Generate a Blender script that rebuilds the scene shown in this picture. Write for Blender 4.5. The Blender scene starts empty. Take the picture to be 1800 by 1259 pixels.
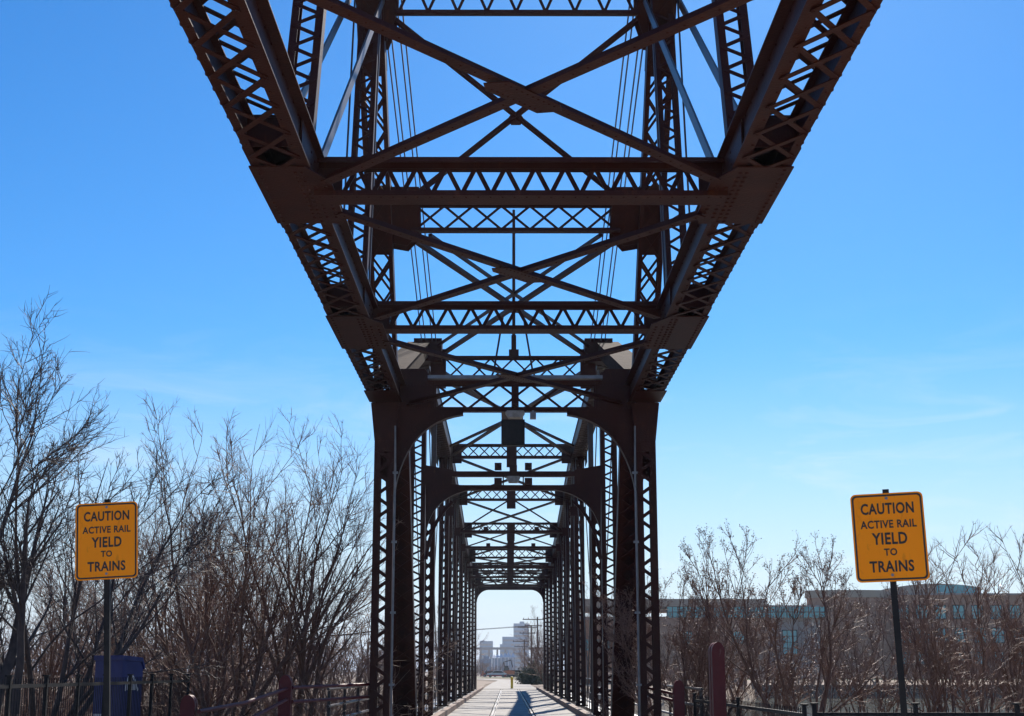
import bpy, math, random
import numpy as np
from mathutils import Vector as V, Matrix
R = math.radians
sc = bpy.context.scene
COL = sc.collection
rng = np.random.default_rng(7)
random.seed(7)

# ------------------------------------------------------------------ camera, sky, sun, exposure
CAMX, CAMZ = -0.165, 1.5
FPX = 2500.0
TH = math.atan(550.5 / FPX)
cam = bpy.data.cameras.new("camera"); cam.sensor_width = 36; cam.lens = 50.0
cam.clip_start = 0.1; cam.clip_end = 20000
co = bpy.data.objects.new("camera", cam); COL.objects.link(co)
co.location = (CAMX, 0, CAMZ); co.rotation_euler = (math.pi / 2 + TH, 0, -7 / FPX)
sc.camera = co
SUN_EL, SUN_AZ = R(37), R(11)            # azimuth to the right of the bridge axis
w = bpy.data.worlds.new("World"); sc.world = w; w.use_nodes = True
nt = w.node_tree; nt.nodes.clear()
sky = nt.nodes.new("ShaderNodeTexSky"); sky.sky_type = 'NISHITA'; sky.sun_disc = False
sky.sun_elevation = SUN_EL; sky.sun_rotation = SUN_AZ
sky.altitude = 0; sky.air_density = 1.0; sky.dust_density = 0.15; sky.ozone_density = 4.0
hs = nt.nodes.new("ShaderNodeHueSaturation"); hs.inputs['Saturation'].default_value = 1.32
tint = nt.nodes.new("ShaderNodeMix"); tint.data_type = 'RGBA'; tint.blend_type = 'MULTIPLY'; tint.inputs[0].default_value = 1; tint.inputs[7].default_value = (.425, .67, .785, 1)
# thin cirrus low on the right-hand side of the sky
tc = nt.nodes.new("ShaderNodeTexCoord")
mp = nt.nodes.new("ShaderNodeMapping"); mp.inputs['Scale'].default_value = (5, 5, 26); mp.inputs['Rotation'].default_value = (0, R(-9), 0)
nz = nt.nodes.new("ShaderNodeTexNoise"); nz.inputs['Scale'].default_value = 1.6; nz.inputs['Detail'].default_value = 7; nz.inputs['Roughness'].default_value = .6
nz.inputs['Distortion'].default_value = .8
rp = nt.nodes.new("ShaderNodeValToRGB"); rp.color_ramp.elements[0].position = .5; rp.color_ramp.elements[1].position = .8
sx = nt.nodes.new("ShaderNodeSeparateXYZ")
band = nt.nodes.new("ShaderNodeMapRange"); band.interpolation_type = 'SMOOTHSTEP'
band.inputs['From Min'].default_value = .26; band.inputs['From Max'].default_value = .13
mul = nt.nodes.new("ShaderNodeMath"); mul.operation = 'MULTIPLY'
mul2 = nt.nodes.new("ShaderNodeMath"); mul2.operation = 'MULTIPLY'; mul2.inputs[1].default_value = .38
mix = nt.nodes.new("ShaderNodeMix"); mix.data_type = 'RGBA'
mix.inputs[7].default_value = (5.4, 6.0, 6.6, 1)
low = nt.nodes.new("ShaderNodeMix"); low.data_type = 'RGBA'; low.inputs[7].default_value = (4.7, 5.0, 5.5, 1)   # pale haze at the horizon
lowr = nt.nodes.new("ShaderNodeMapRange"); lowr.interpolation_type = 'SMOOTHSTEP'
lowr.inputs['From Min'].default_value = .24; lowr.inputs['From Max'].default_value = -.03; lowr.inputs['To Max'].default_value = .95
bg = nt.nodes.new("ShaderNodeBackground"); bg.inputs['Strength'].default_value = 0.1
out = nt.nodes.new("ShaderNodeOutputWorld")
L = nt.links.new
L(sky.outputs[0], hs.inputs['Color']); L(hs.outputs[0], tint.inputs[6]); L(tint.outputs[2], low.inputs[6]); L(low.outputs[2], mix.inputs[6])
L(tc.outputs['Generated'], mp.inputs[0]); L(mp.outputs[0], nz.inputs[0]); L(nz.outputs[0], rp.inputs[0])
L(tc.outputs['Generated'], sx.inputs[0]); L(sx.outputs[2], band.inputs[0]); L(sx.outputs[2], lowr.inputs[0]); L(lowr.outputs[0], low.inputs[0])
L(rp.outputs[0], mul.inputs[0]); L(band.outputs[0], mul.inputs[1]); L(mul.outputs[0], mul2.inputs[0])
L(mul2.outputs[0], mix.inputs[0]); L(mix.outputs[2], bg.inputs[0]); L(bg.outputs[0], out.inputs[0])
sl = bpy.data.lights.new("sun", 'SUN'); sl.energy = 4.8; sl.angle = R(.53); sl.color = (1, .92, .82)
so = bpy.data.objects.new("sun", sl); COL.objects.link(so)
sd = V((math.sin(SUN_AZ) * math.cos(SUN_EL), math.cos(SUN_AZ) * math.cos(SUN_EL), math.sin(SUN_EL)))
so.rotation_euler = sd.to_track_quat('Z', 'Y').to_euler(); so.location = (20, 60, 60)
vs = sc.view_settings; vs.view_transform = 'Standard'; vs.look = 'None'; vs.gamma = 1; vs.exposure = 0.72
sc.cycles.max_bounces = 6; sc.cycles.diffuse_bounces = 3; sc.cycles.volume_bounces = 0

# ------------------------------------------------------------------ helpers
def at(px, py, d):
    """pixel of the photograph -> world point at distance d along the bridge axis"""
    t = (629.5 - py) / FPX; c, s = math.cos(TH), math.sin(TH)
    ww = d / (c - t * s)
    return V(((px - 893) * ww / FPX + CAMX, d, ww * (s + t * c) + CAMZ))

class MB:
    def __init__(s): s.v = []; s.f = []
    def box6(s, P):
        i = len(s.v); s.v += [tuple(p) for p in P]
        s.f += [(i, i+3, i+2, i+1), (i+4, i+5, i+6, i+7), (i, i+1, i+5, i+4), (i+1, i+2, i+6, i+5), (i+2, i+3, i+7, i+6), (i+3, i, i+4, i+7)]
        return s
    def box(s, c, d):
        x, y, z = c; a, b, e = d[0]/2, d[1]/2, d[2]/2
        return s.box6([(x-a,y-b,z-e),(x+a,y-b,z-e),(x+a,y+b,z-e),(x-a,y+b,z-e),(x-a,y-b,z+e),(x+a,y-b,z+e),(x+a,y+b,z+e),(x-a,y+b,z+e)])
    def bar(s, p, q, w, h, up=(0, 0, 1)):
        p, q, up = V(p), V(q), V(up); a = (q-p).normalized(); sd = a.cross(up)
        if sd.length < 1e-4: sd = a.cross(V((0, 1, 0)))
        sd.normalize(); u = sd.cross(a); sd = sd*(w/2); u = u*(h/2)
        return s.box6([p-sd-u, p+sd-u, p+sd+u, p-sd+u, q-sd-u, q+sd-u, q+sd+u, q-sd+u])
    def plate(s, pts, thick):
        t = V(thick); n = len(pts); i = len(s.v)
        s.v += [tuple(V(p)) for p in pts] + [tuple(V(p)+t) for p in pts]
        s.f.append(tuple(range(i+n-1, i-1, -1))); s.f.append(tuple(range(i+n, i+2*n)))
        for k in range(n):
            j = (k+1) % n; s.f.append((i+k, i+j, i+n+j, i+n+k))
        return s
    def tube(s, pts, rad, n=8, cap=True):
        pts = [V(p) for p in pts]; i0 = len(s.v)
        if not hasattr(rad, '__len__'): rad = [rad]*len(pts)
        for k, p in enumerate(pts):
            a = (pts[min(k+1, len(pts)-1)] - pts[max(k-1, 0)]).normalized()
            b = a.cross(V((0, 0, 1)) if abs(a.z) < .95 else V((0, 1, 0))).normalized(); c = a.cross(b)
            for m in range(n):
                g = 2*math.pi*m/n; s.v.append(tuple(p + (b*math.cos(g) + c*math.sin(g))*rad[k]))
        for k in range(len(pts)-1):
            for m in range(n):
                m2 = (m+1) % n; s.f.append((i0+k*n+m, i0+(k+1)*n+m, i0+(k+1)*n+m2, i0+k*n+m2))
        if cap:
            s.f.append(tuple(range(i0, i0+n))); e = i0+(len(pts)-1)*n; s.f.append(tuple(range(e+n-1, e-1, -1)))
        return s
    def rivet(s, p, n, r=.02):
        p, n = V(p), V(n).normalized(); b = n.orthogonal().normalized(); c = n.cross(b); i = len(s.v)
        for m in range(6):
            g = m*math.pi/3; s.v.append(tuple(p + (b*math.cos(g)+c*math.sin(g))*r))
        for m in range(6):
            g = m*math.pi/3; s.v.append(tuple(p + n*r*.6 + (b*math.cos(g)+c*math.sin(g))*r*.6))
        for m in range(6):
            k = (m+1) % 6; s.f.append((i+m, i+k, i+6+k, i+6+m))
        s.f.append(tuple(range(i+6, i+12)))
        return s
    def lace(s, p, q, acr, half, pitch, bw, t, style='X', riv=0):
        p, q, acr = V(p), V(q), V(acr).normalized(); a = q-p; Ln = a.length; a = a/Ln
        n = a.cross(acr).normalized(); k = max(1, round(Ln/pitch)); dl = Ln/k
        for i in range(k):
            u, v_ = p + a*dl*i, p + a*dl*(i+1)
            if style == 'X':
                s.bar(u-acr*half, v_+acr*half, bw, t, n)
                s.bar(u+acr*half+n*t*1.02, v_-acr*half+n*t*1.02, bw, t, n)
            else:
                m = p + a*dl*(i+.5)
                s.bar(u-acr*half, m+acr*half, bw, t, n)
                s.bar(m+acr*half+n*.002, v_-acr*half+n*.002, bw, t, n)
            if riv:
                for e in (-1, 1):
                    s.rivet(u+acr*half*e+n*t, n, riv); s.rivet(u+acr*half*e-n*t*.5, -n, riv)
        return s
    def member(s, p, q, sd, w_, d_, fl=.1, pitch=.5, style='V', faces=(1, -1), bw=.07, riv=0, web=.02):
        """built-up laced box: two channels apart along sd, lacing on the other two faces"""
        p, q = V(p), V(q); a = (q-p).normalized(); sd = V(sd); sd = (sd - a*sd.dot(a)).normalized(); n = a.cross(sd).normalized()
        for e in (-1, 1):
            c = sd*(w_/2-web/2)*e; s.bar(p+c, q+c, web, d_, n)
            for g in (-1, 1):
                c2 = sd*(w_/2-web-fl/2)*e + n*(d_/2-.01)*g
                s.bar(p+c2, q+c2, fl, .016, n)
        for g in faces:
            c = n*(d_/2+.008)*g
            s.lace(p+c, q+c, sd, w_/2-.04, pitch, bw, .012, style, riv)
        return s
    def build(s, name, m, parent=None, smooth=False):
        me = bpy.data.meshes.new(name)
        off = (0, 0, 0)
        q = parent
        while q is not None:
            if '_o' in q: off = q['_o']
            q = q.parent
        ox, oy, oz = off
        me.from_pydata([(x-ox, y-oy, z-oz) for x, y, z in s.v], [], s.f)
        me.validate(); me.update()
        o = bpy.data.objects.new(name, me); COL.objects.link(o)
        if m: me.materials.append(m)
        if parent: o.parent = parent
        if smooth:
            for p in me.polygons: p.use_smooth = True
        return o

def tag(o, label, cat, group=None):
    o['label'] = label; o['category'] = cat
    if group: o['group'] = group
    return o
def thing(name, label, cat, loc=(0, 0, 0), group=None, world=True):
    """an Empty at the thing's base; parts of it may then be given in world coordinates"""
    o = bpy.data.objects.new(name, None); COL.objects.link(o); o.location = loc; o.empty_display_size = .3
    if world: o['_o'] = tuple(loc)
    return tag(o, label, cat, group)
def struct(o, kind='structure'): o['kind'] = kind; return o
def dup(root, loc, rz=0, scale=1, label=None):
    r = root.copy(); COL.objects.link(r); r.location = loc; r.rotation_euler = (0, 0, rz)
    r.scale = scale if hasattr(scale, '__len__') else (scale,)*3
    if label: r['label'] = label
    for ch in list(root.children):
        c = ch.copy(); COL.objects.link(c); c.parent = r
        for g in list(ch.children):
            d = g.copy(); COL.objects.link(d); d.parent = c
    return r

def mat(name, col, rough=.6, col2=None, nscale=6, metal=0, bump=0, bscale=40, spec=.5, detail=5, lo=.35, hi=.65, coord='Object', stretch=None, extra=None):
    m = bpy.data.materials.new(name); m.use_nodes = True; t = m.node_tree; b = t.nodes['Principled BSDF']
    b.inputs['Base Color'].default_value = (*col, 1); b.inputs['Roughness'].default_value = rough
    b.inputs['Metallic'].default_value = metal; b.inputs['Specular IOR Level'].default_value = spec
    c = t.nodes.new('ShaderNodeTexCoord'); src = c.outputs[coord]
    if stretch:
        mpg = t.nodes.new('ShaderNodeMapping'); mpg.inputs['Scale'].default_value = stretch; t.links.new(src, mpg.inputs[0]); src = mpg.outputs[0]
    if col2:
        n = t.nodes.new('ShaderNodeTexNoise'); n.inputs['Scale'].default_value = nscale; n.inputs['Detail'].default_value = detail
        r = t.nodes.new('ShaderNodeValToRGB'); r.color_ramp.elements[0].position = lo; r.color_ramp.elements[1].position = hi
        r.color_ramp.elements[0].color = (*col, 1); r.color_ramp.elements[1].color = (*col2, 1)
        if extra:
            for pos, cc in extra:
                e = r.color_ramp.elements.new(pos); e.color = (*cc, 1)
        t.links.new(src, n.inputs[0]); t.links.new(n.outputs[0], r.inputs[0]); t.links.new(r.outputs[0], b.inputs['Base Color'])
    if bump:
        n2 = t.nodes.new('ShaderNodeTexNoise'); n2.inputs['Scale'].default_value = bscale; n2.inputs['Detail'].default_value = 4
        bp = t.nodes.new('ShaderNodeBump'); bp.inputs['Strength'].default_value = bump; bp.inputs['Distance'].default_value = .02
        t.links.new(src, n2.inputs[0]); t.links.new(n2.outputs[0], bp.inputs['Height']); t.links.new(bp.outputs[0], b.inputs['Normal'])
    return m

M = {}
M['steel'] = mat('painted_steel', (.033, .0082, .0054), .5, (.047, .0125, .0078), 2.2, bump=.25, bscale=30, spec=.13, lo=.35, hi=.7, extra=[(.82, (.055, .019, .010))])
def rust(m, col, amount=.66, scale=7):
    t = m.node_tree; b = t.nodes['Principled BSDF']; src = b.inputs['Base Color'].links[0].from_socket
    c = t.nodes.new('ShaderNodeTexCoord'); mpg = t.nodes.new('ShaderNodeMapping'); mpg.inputs['Scale'].default_value = (1, 1, .35)
    n = t.nodes.new('ShaderNodeTexNoise'); n.inputs['Scale'].default_value = scale; n.inputs['Detail'].default_value = 9; n.inputs['Roughness'].default_value = .7
    r_ = t.nodes.new('ShaderNodeValToRGB'); r_.color_ramp.elements[0].position = amount-.09; r_.color_ramp.elements[1].position = amount+.05
    x = t.nodes.new('ShaderNodeMix'); x.data_type = 'RGBA'; x.inputs[7].default_value = (*col, 1)
    t.links.new(c.outputs['Object'], mpg.inputs[0]); t.links.new(mpg.outputs[0], n.inputs[0]); t.links.new(n.outputs[0], r_.inputs[0])
    t.links.new(r_.outputs[0], x.inputs[0]); t.links.new(src, x.inputs[6]); t.links.new(x.outputs[2], b.inputs['Base Color'])
rust(M['steel'], (.075, .022, .009), .66)
M['roughsteel'] = mat('weathered_steel', (.022, .013, .010), .9, (.05, .03, .024), 5, spec=.04, bump=.4, bscale=18)
M['bar'] = mat('weathered_bar', (.028, .014, .013), .4, (.045, .022, .019), 3, bump=.15, bscale=30)
M['pipe'] = mat('galvanised_pipe', (.22, .22, .23), .45, (.15, .15, .16), 5, metal=.3)
M['lamp'] = mat('lamp_housing', (.30, .29, .26), .5, (.20, .18, .15), 8)
M['concrete'] = mat('deck_concrete', (.31, .295, .27), .85, (.19, .175, .16), 1.1, bump=.2, bscale=12, lo=.3, hi=.75, detail=8)
M['maroon'] = mat('maroon_paint', (.095, .010, .012), .5, (.12, .014, .015), spec=.25, nscale=5, bump=.08, bscale=25)
M['black'] = mat('black_paint', (.010, .010, .011), .6, spec=.2, col2= (.018, .016, .016), nscale=9)
M['yellow'] = mat('yellow_sign_sheeting', (1.0, .30, .0), .5, (.95, .27, .0), 3, spec=.2, lo=.2, hi=.8)
M['ink'] = mat('black_sign_ink', (.010, .008, .007), .5, (.02, .012, .009), 9)
M['bark'] = mat('bark', (.11, .055, .036), .8, (.17, .09, .06), 9, bump=.5, bscale=22, stretch=(1, 1, .3))
M['twig'] = mat('twig', (.17, .092, .064), .6, (.27, .16, .115), 3, spec=.3)
M['darkbark'] = mat('dark_bark', (.045, .034, .034), .85, (.075, .056, .052), 7, bump=.5, bscale=20)
M['darktwig'] = mat('dark_twig', (.050, .036, .036), .6, (.085, .062, .056), 3)
M['litter'] = mat('leaf_litter', (.105, .070, .045), .95, (.19, .135, .09), .35, bump=.6, bscale=3, detail=9, extra=[(.85, (.10, .095, .045))])
M['sand'] = mat('bare_soil', (.19, .135, .095), .95, (.26, .20, .15), .5, bump=.3, bscale=4)
M['grass'] = mat('lawn', (.07, .10, .02), .9, (.13, .16, .04), .8, bump=.4, bscale=9)
M['brick'] = mat('brown_masonry', (.36, .165, .085), .85, (.42, .21, .12), .6, bump=.2, bscale=6)
M['tan'] = mat('tan_roof_metal', (.42, .30, .20), .6, (.38, .27, .18), .5)
M['glass'] = mat('teal_window_glass', (.07, .36, .34), .15, (.12, .48, .46), .25, spec=.5)
M['cladding'] = mat('grey_cladding', (.30, .24, .20), .7, (.36, .29, .25), .3)
M['stone'] = mat('riprap_stone', (.022, .016, .012), .95, (.06, .045, .035), .8, bump=.8, bscale=2)
M['water'] = mat('river_water', (.085, .088, .06), .10, spec=.12, bump=.06, bscale=.9, stretch=(1, .35, 1))
M['blue'] = mat('blue_plastic', (.010, .016, .11), .5, (.016, .026, .15), 3)
M['white'] = mat('white_paint', (.75, .75, .76), .5, (.68, .68, .70), 2)
M['red'] = mat('red_paint', (.45, .02, .02), .3, (.36, .02, .02), 2)
M['orange'] = mat('orange_paint', (.55, .14, .02), .45, (.42, .10, .02), 2)
M['darkglass'] = mat('dark_glass', (.02, .025, .03), .08)
M['rubber'] = mat('rubber', (.02, .02, .02), .8)
M['needles'] = mat('evergreen_needles', (.035, .05, .02), .8, (.07, .085, .035), .6)
M['poleyellow'] = mat('bollard_yellow', (.80, .52, .015), .5, (.70, .43, .015), 3)
M['skin'] = mat('skin', (.45, .27, .2), .6)
M['cloth'] = mat('dark_clothing', (.03, .03, .045), .9, (.05, .045, .05), 4)
M['tower'] = mat('haze_tinted_wall', (.24, .30, .38), .6, (.28, .34, .42), .05)  # blue of distance haze put into the wall colour
M['pole'] = mat('weathered_pole', (.10, .07, .055), .9, (.14, .10, .08), 3)

rust(M['concrete'], (.12, .10, .085), .62, 1.3); rust(M['yellow'], (.70, .20, .004), .66, 14); rust(M['maroon'], (.20, .09, .08), .68, 11)
HS = 3.05                                   # half distance between the truss planes
Zh = lambda h: h + CAMZ                     # height over the eye -> z

# ------------------------------------------------------------------ the bridge
BR = thing('truss_bridge', 'dark brown riveted steel truss bridge with latticed posts over the rail track and deck', 'bridge', (0, 33, 0))
S = M['steel']
def P(name, mb, m=S, label=None):
    o = mb.build(name, m, BR)
    if label: o['label'] = label
    return o

# deck with cast panels, rails, curbs
DZ0, DZ1 = 30.8, 124.0
mb = MB(); y = DZ0
while y < DZ1 - .1:
    y2 = min(y + 3.1, DZ1)
    for x0, x1 in ((-2.9, -.80), (-.64, .64), (.80, 2.9)):
        mb.box(((x0+x1)/2, (y+y2)/2, -.12), (x1-x0-.02, y2-y-.035, .24))
    y = y2
P('deck', mb, M['concrete'])
for s in (-1, 1):
    mb = MB().box((s*.72, (DZ0+DZ1)/2, -.03), (.075, DZ1-DZ0, .05)).box((s*.72, (DZ0+DZ1)/2, -.14), (.15, DZ1-DZ0, .14))
    P('track_rail', mb, M['bar'])
    mb = MB(); y = 33.6
    while y < 123:
        mb.box((s*2.36, y+2.4, .10), (.2, 4.75, .19)); y += 4.8
    P('curb', mb, M['bark'])
    mb = MB().box((s*HS, (33+123.5)/2, -.52), (.5, 90.5, .5)).box((s*HS, (33+123.5)/2, -.255), (.62, 90.5, .03))
    P('bottom_chord', mb)
mb = MB()
for k in range(10): mb.box((0, 33.4+k*9.9, -.62), (6.8, .35, .75))
P('floor_beams', mb)['kind'] = 'stuff'

# overhead chords (left and right), laced underneath, with batten plates at the panel points
CB, CT = Zh(6.2), Zh(6.63)
zc = (CB+CT)/2
NODE = [2.6, 10.35, 18.1, 25.9, 33.3]
def rivgrid(mb, x0, x1, y0, y1, z, nx, ny, n=(0, 0, -1), r=.018):
    for i in range(nx):
        for j in range(ny):
            mb.rivet((x0+(x1-x0)*i/max(1, nx-1), y0+(y1-y0)*j/max(1, ny-1), z), n, r)
for s in (-1, 1):
    mb = MB(); mb.member((s*HS, 2.2, zc), (s*HS, 33.4, zc), (1, 0, 0), .66, CT-CB, .085, .8, 'X', bw=.075, riv=.022)
    for y in np.arange(9, 33, .4):                          # rivet heads that stand out along the flange edges
        for e in (-1, 1):
            mb.rivet((s*HS+e*.335, y, CB+.04), (e, 0, 0), .034)
            mb.rivet((s*HS+e*.335, y, CT-.05), (e, 0, 0), .016)
        mb.rivet((s*HS-.27, y, CB), (0, 0, -1), .017); mb.rivet((s*HS+.27, y, CB), (0, 0, -1), .017)
    for e in (-s,):                                       # outstanding legs of the flange angles
        mb.box((s*HS+e*.395, 17.8, CT-.008), (.13, 31.2, .016)); mb.box((s*HS+e*.36, 17.8, CB+.008), (.06, 31.2, .016))
        for y in np.arange(9, 33, .4): mb.rivet((s*HS+e*.40, y, CT), (0, 0, 1), .02)
    # pin plates closing the box near the panel points
    for yn in NODE[1:4]:
        mb.box((s*HS, yn-1.75, zc), (.6, .03, CT-CB-.06)); mb.box((s*HS, yn+1.2, zc), (.6, .03, CT-CB-.06))
        mb.box((s*HS, yn-.25, CT+.022), (.66, 2.9, .03))
    P('overhead_chord', mb)
    for k, (y0, y1) in enumerate([(9.2, 11.5), (16.9, 19.2), (24.6, 27.2), (31.5, 32.85)]):
        mb = MB(); o_, i_ = s*3.42, s*2.45
        z = CB-.030
        if k < 3:
            pts = [(o_, y0, z), (s*2.72, y0, z), (i_, y0+.55, z), (i_, y1-.35, z), (s*2.52, y1, z), (o_, y1, z)]
        else:
            pts = [(o_, y0, z), (s*2.72, y0, z), (s*2.72, y1, z), (o_, y1, z)]
        if s > 0: pts = pts[::-1]
        mb.plate(pts, (0, 0, .02))
        if k < 3:
            rivgrid(mb, s*2.78, s*2.86, y0+.2, y1-.12, z, 2, 13, r=.03)
            rivgrid(mb, s*2.55, s*2.68, y0+.75, y1-.3, z, 2, 8, r=.03)
            rivgrid(mb, s*3.32, s*3.38, y0+.1, y1-.1, z, 1, 14, r=.026)
        P('batten_plate', mb)
        # web gussets standing up where posts and eyebars meet the chord
        if 0 < k < 3:
            yn = NODE[k+1]
            mb = MB()
            for e in (-1, 1):
                xw = s*HS + e*.345
                mb.plate([(xw, yn-1.7, CB+.03), (xw, yn+1.5, CB+.03), (xw, yn+1.5, CT), (xw, yn+.62, CT+.22), (xw, yn-.3, CT+.22), (xw, yn-1.7, CT)], (e*.02, 0, 0))
                for i in range(6):
                    for j in range(3): mb.rivet((xw+(.02 if e > 0 else -.0)*1.0 + (0 if e > 0 else -.02), yn-.9+i*.33, CB+.12+j*.16), (e, 0, 0), .02)
            P('gusset_plate', mb)

# lateral struts between the overhead chords
def strut(name, y, z0, z1, x0, x1, pitch, style, depth=.4, fl=.09, endp=.35, bw=.06, both=True):
    mb = MB()
    for z in (z0+fl/2, z1-fl/2):
        for yy in (y-.03, y+.03): mb.box(((x0+x1)/2, yy, z), (x1-x0, .014, fl))
    mb.lace((x0+endp, y, (z0+z1)/2), (x1-endp, y, (z0+z1)/2), (0, 0, 1), (z1-z0)/2-fl*.55, pitch, bw, .014, style)
    for e in (-1, 1):
        xe = x0+endp/2 if e < 0 else x1-endp/2
        mb.box((xe, y, (z0+z1)/2), (endp, .03, z1-z0-.02))
    if both:
        for z in (z0-.008, z1+.008): mb.box(((x0+x1)/2, y, z), (x1-x0, depth, .016))
        for yy in (y-depth/2+.008, y+depth/2-.008):
            mb.box(((x0+x1)/2, yy, z0+fl*.3+.001), (x1-x0, .016, fl*.6)); mb.box(((x0+x1)/2, yy, z1-fl*.3-.001), (x1-x0, .016, fl*.6))
        n = int((x1-x0)/.16)
        for i in range(n): mb.rivet((x0+(i+.5)*(x1-x0)/n, y-depth*.3, z0-.016), (0, 0, -1), .015)
    return P(name, mb)
for k, yn in enumerate(NODE[1:4]):
    strut('lateral_strut', yn-.12, Zh(6.12 if k < 2 else 6.2), Zh(6.62 if k < 2 else 6.7), -2.72, 2.72, .40 if k < 2 else .44, 'V')

# lateral X bracing with centre plates
def brace(p, q, w_=.19, web=.1, dz=0):
    """a T-section bracing bar: flat flange below, standing web above"""
    p, q = V(p)+V((0, 0, dz)), V(q)+V((0, 0, dz)); mb = MB()
    mb.bar(p, q, w_, .016); u = V((0, 0, web/2+.009)); mb.bar(p+u, q+u, .02, web)
    n = int((q-p).length/.22)
    for i in range(n):
        c = p + (q-p)*((i+.5)/n); mb.rivet(c-V((0, 0, .008)), (0, 0, -1), .016)
    return mb
for k in range(4):
    y0, y1 = NODE[k], NODE[k+1]
    xa, (ya, yb) = 2.5, ((3.2, 9.6), (11.7, 17.35), (18.7, 24.6), (26.5, 33.0))[k]
    zt = Zh(6.15)
    ww = .16
    P('lateral_brace', brace((-xa, ya, zt), (xa, yb, zt), ww, .085))
    P('lateral_brace', brace((xa, ya, zt), (-xa, yb, zt), ww, .085, -.022))
    if k > 0:
        c = (ya+yb)/2; mb = MB(); z = zt-.052
        for L1, W1 in ((.95, .34),):
            d = V((2*xa, yb-ya, 0)).normalized(); nn = V((-d.y, d.x, 0))
            ctr = V((0, c, z)); pts = [ctr-d*L1*.6+nn*W1*.2, ctr-d*L1*.45-nn*W1*.5, ctr+d*L1*.45-nn*W1*.5, ctr+d*L1*.6-nn*W1*.2, ctr+d*L1*.45+nn*W1*.5, ctr-d*L1*.45+nn*W1*.5]
            mb.plate(pts[::-1], (0, 0, .014))
            for i in range(10):
                for j in (-1, 1): mb.rivet(ctr+d*(i-4.5)*.09+nn*j*.1, (0, 0, -1), .016)
        P('gusset_plate', mb)

# tower: leaning columns, struts, sway bracing, posts and eyebars
Ay, Az = 27.5, Zh(13.6); By, Bz = 33.5, Zh(6.6)
TY, TZ = 26.6, Zh(15.6)
def on_col(z): return By + (Ay-By)*(z-Bz)/(Az-Bz)
for s in (-1, 1):
    x = s*HS
    mb = MB(); mb.member((x, By, Bz-.4), (x, on_col(TZ), TZ), (1, 0, 0), .56, .36, .075, .75, 'X', bw=.055)
    d = (V((x, Ay, Az))-V((x, By, Bz))).normalized(); n = d.cross(V((1, 0, 0))).normalized()
    for z0, z1 in ((Zh(12.5), Zh(14.4)), (Zh(9.35), Zh(10.5))):
        for e in (-1, 1):
            o = n*(.198*e); mb.bar(V((x, on_col(z0), z0))+o, V((x, on_col(z1), z1))+o, .56, .016, n)
    P('tower_column', mb)
    mb = MB(); mb.member((x, 25.9, Zh(6.6)), (x, Ay-.1, Zh(13.3)), (1, 0, 0), .42, .26, .08, .46, 'V', faces=(-1,), bw=.055); P('tower_post', mb)
    mb = MB(); mb.member((x, 18.15, Zh(6.6)), (x, 20.9, Zh(14.9)), (1, 0, 0), .46, .24, .09, .42, 'V', faces=(-1,), bw=.06); P('tower_post', mb)
    for e in (-.40, .30):
        mb = MB().bar((x+e, 18.45, Zh(6.75)), (x+e, Ay-.2, Az+.1), .035, .19, (0, 0, 1)); P('eyebar', mb, M['bar'])
    for e in (-.30, .30):
        mb = MB().bar((x+e*.9, 25.75, Zh(6.7)), (x+e*.9, Ay-.45, Az+.2), .03, .07); P('hanger_bar', mb, M['bar'])
    for e in (.08, .20, .42, .54):
        mb = MB().bar((x-s*e, TY+.5, TZ-.35-e*.8), (x-s*(e+.02), 45.2, Zh(10.25)), .028, .075); P('eyebar', mb, M['bar'])
    # strut end gussets, the mid one and the top one
    for z0, z1, cut in ((Zh(9.42), Zh(10.48), .3), (Zh(12.95), Zh(14.3), .4)):
        mb = MB(); yy = on_col((z0+z1)/2)-.22
        if cut < .35:
            pts = [(s*3.28, yy, z0+.1), (s*2.45, yy, z0-.02), (s*2.14, yy, z0+cut*.8), (s*2.14, yy, z1), (s*3.28, yy, z1)]
        else:
            pts = [(s*3.28, yy, z0), (s*2.72, yy, z0+.02), (s*2.52, yy, z0+cut), (s*2.52, yy, z1), (s*3.28, yy, z1)]
        pts = [(a, b + (on_col(c)-on_col((z0+z1)/2)), c) for a, b, c in pts]
        if s < 0: pts = pts[::-1]
        mb.plate(pts, (0, .02, 0)); mb.plate([(a, b+.44, c) for a, b, c in pts], (0, .02, 0))
        P('gusset_plate', mb)
strut('tower_strut', on_col(Zh(9.95)), Zh(9.66), Zh(10.3), -2.35, 2.35, .62, 'X', .2, .08, .1, .055)
strut('tower_strut', on_col(Zh(13.7)), Zh(13.38), Zh(14.2), -2.55, 2.55, .62, 'V', .14, .08, .1, .06)
def flat(p, q, w_=.12, t=.1):
    return MB().bar(p, q, w_, t)
for s in (-1, 1):
    P('sway_brace', flat((s*2.66, on_col(Zh(13.45)), Zh(13.45)), (-s*2.3, on_col(Zh(10.35)), Zh(10.35)), .10, .09+.004*s))
    P('sway_brace', flat((s*2.35, on_col(Zh(9.6))+.1, Zh(9.62)+.003*s), (-s*2.5, 45.0, Zh(9.9)+.003*s), .13, .10))
    P('sway_brace', flat((s*1.95, on_col(Zh(9.7))+.25, Zh(9.72)+.003*s), (-s*2.55, 45.0, Zh(10.25)+.003*s), .08, .07))
mb = MB()
zc2 = Zh(11.72); yc2 = on_col(zc2)
mb.plate([(-.18, yc2, zc2+.02), (-.1, yc2+.06, zc2-.1), (.1, yc2+.06, zc2-.1), (.18, yc2, zc2+.02), (.1, yc2-.06, zc2+.12), (-.1, yc2-.06, zc2+.12)], (0, -.02, -.01))
P('gusset_plate', mb)

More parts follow.
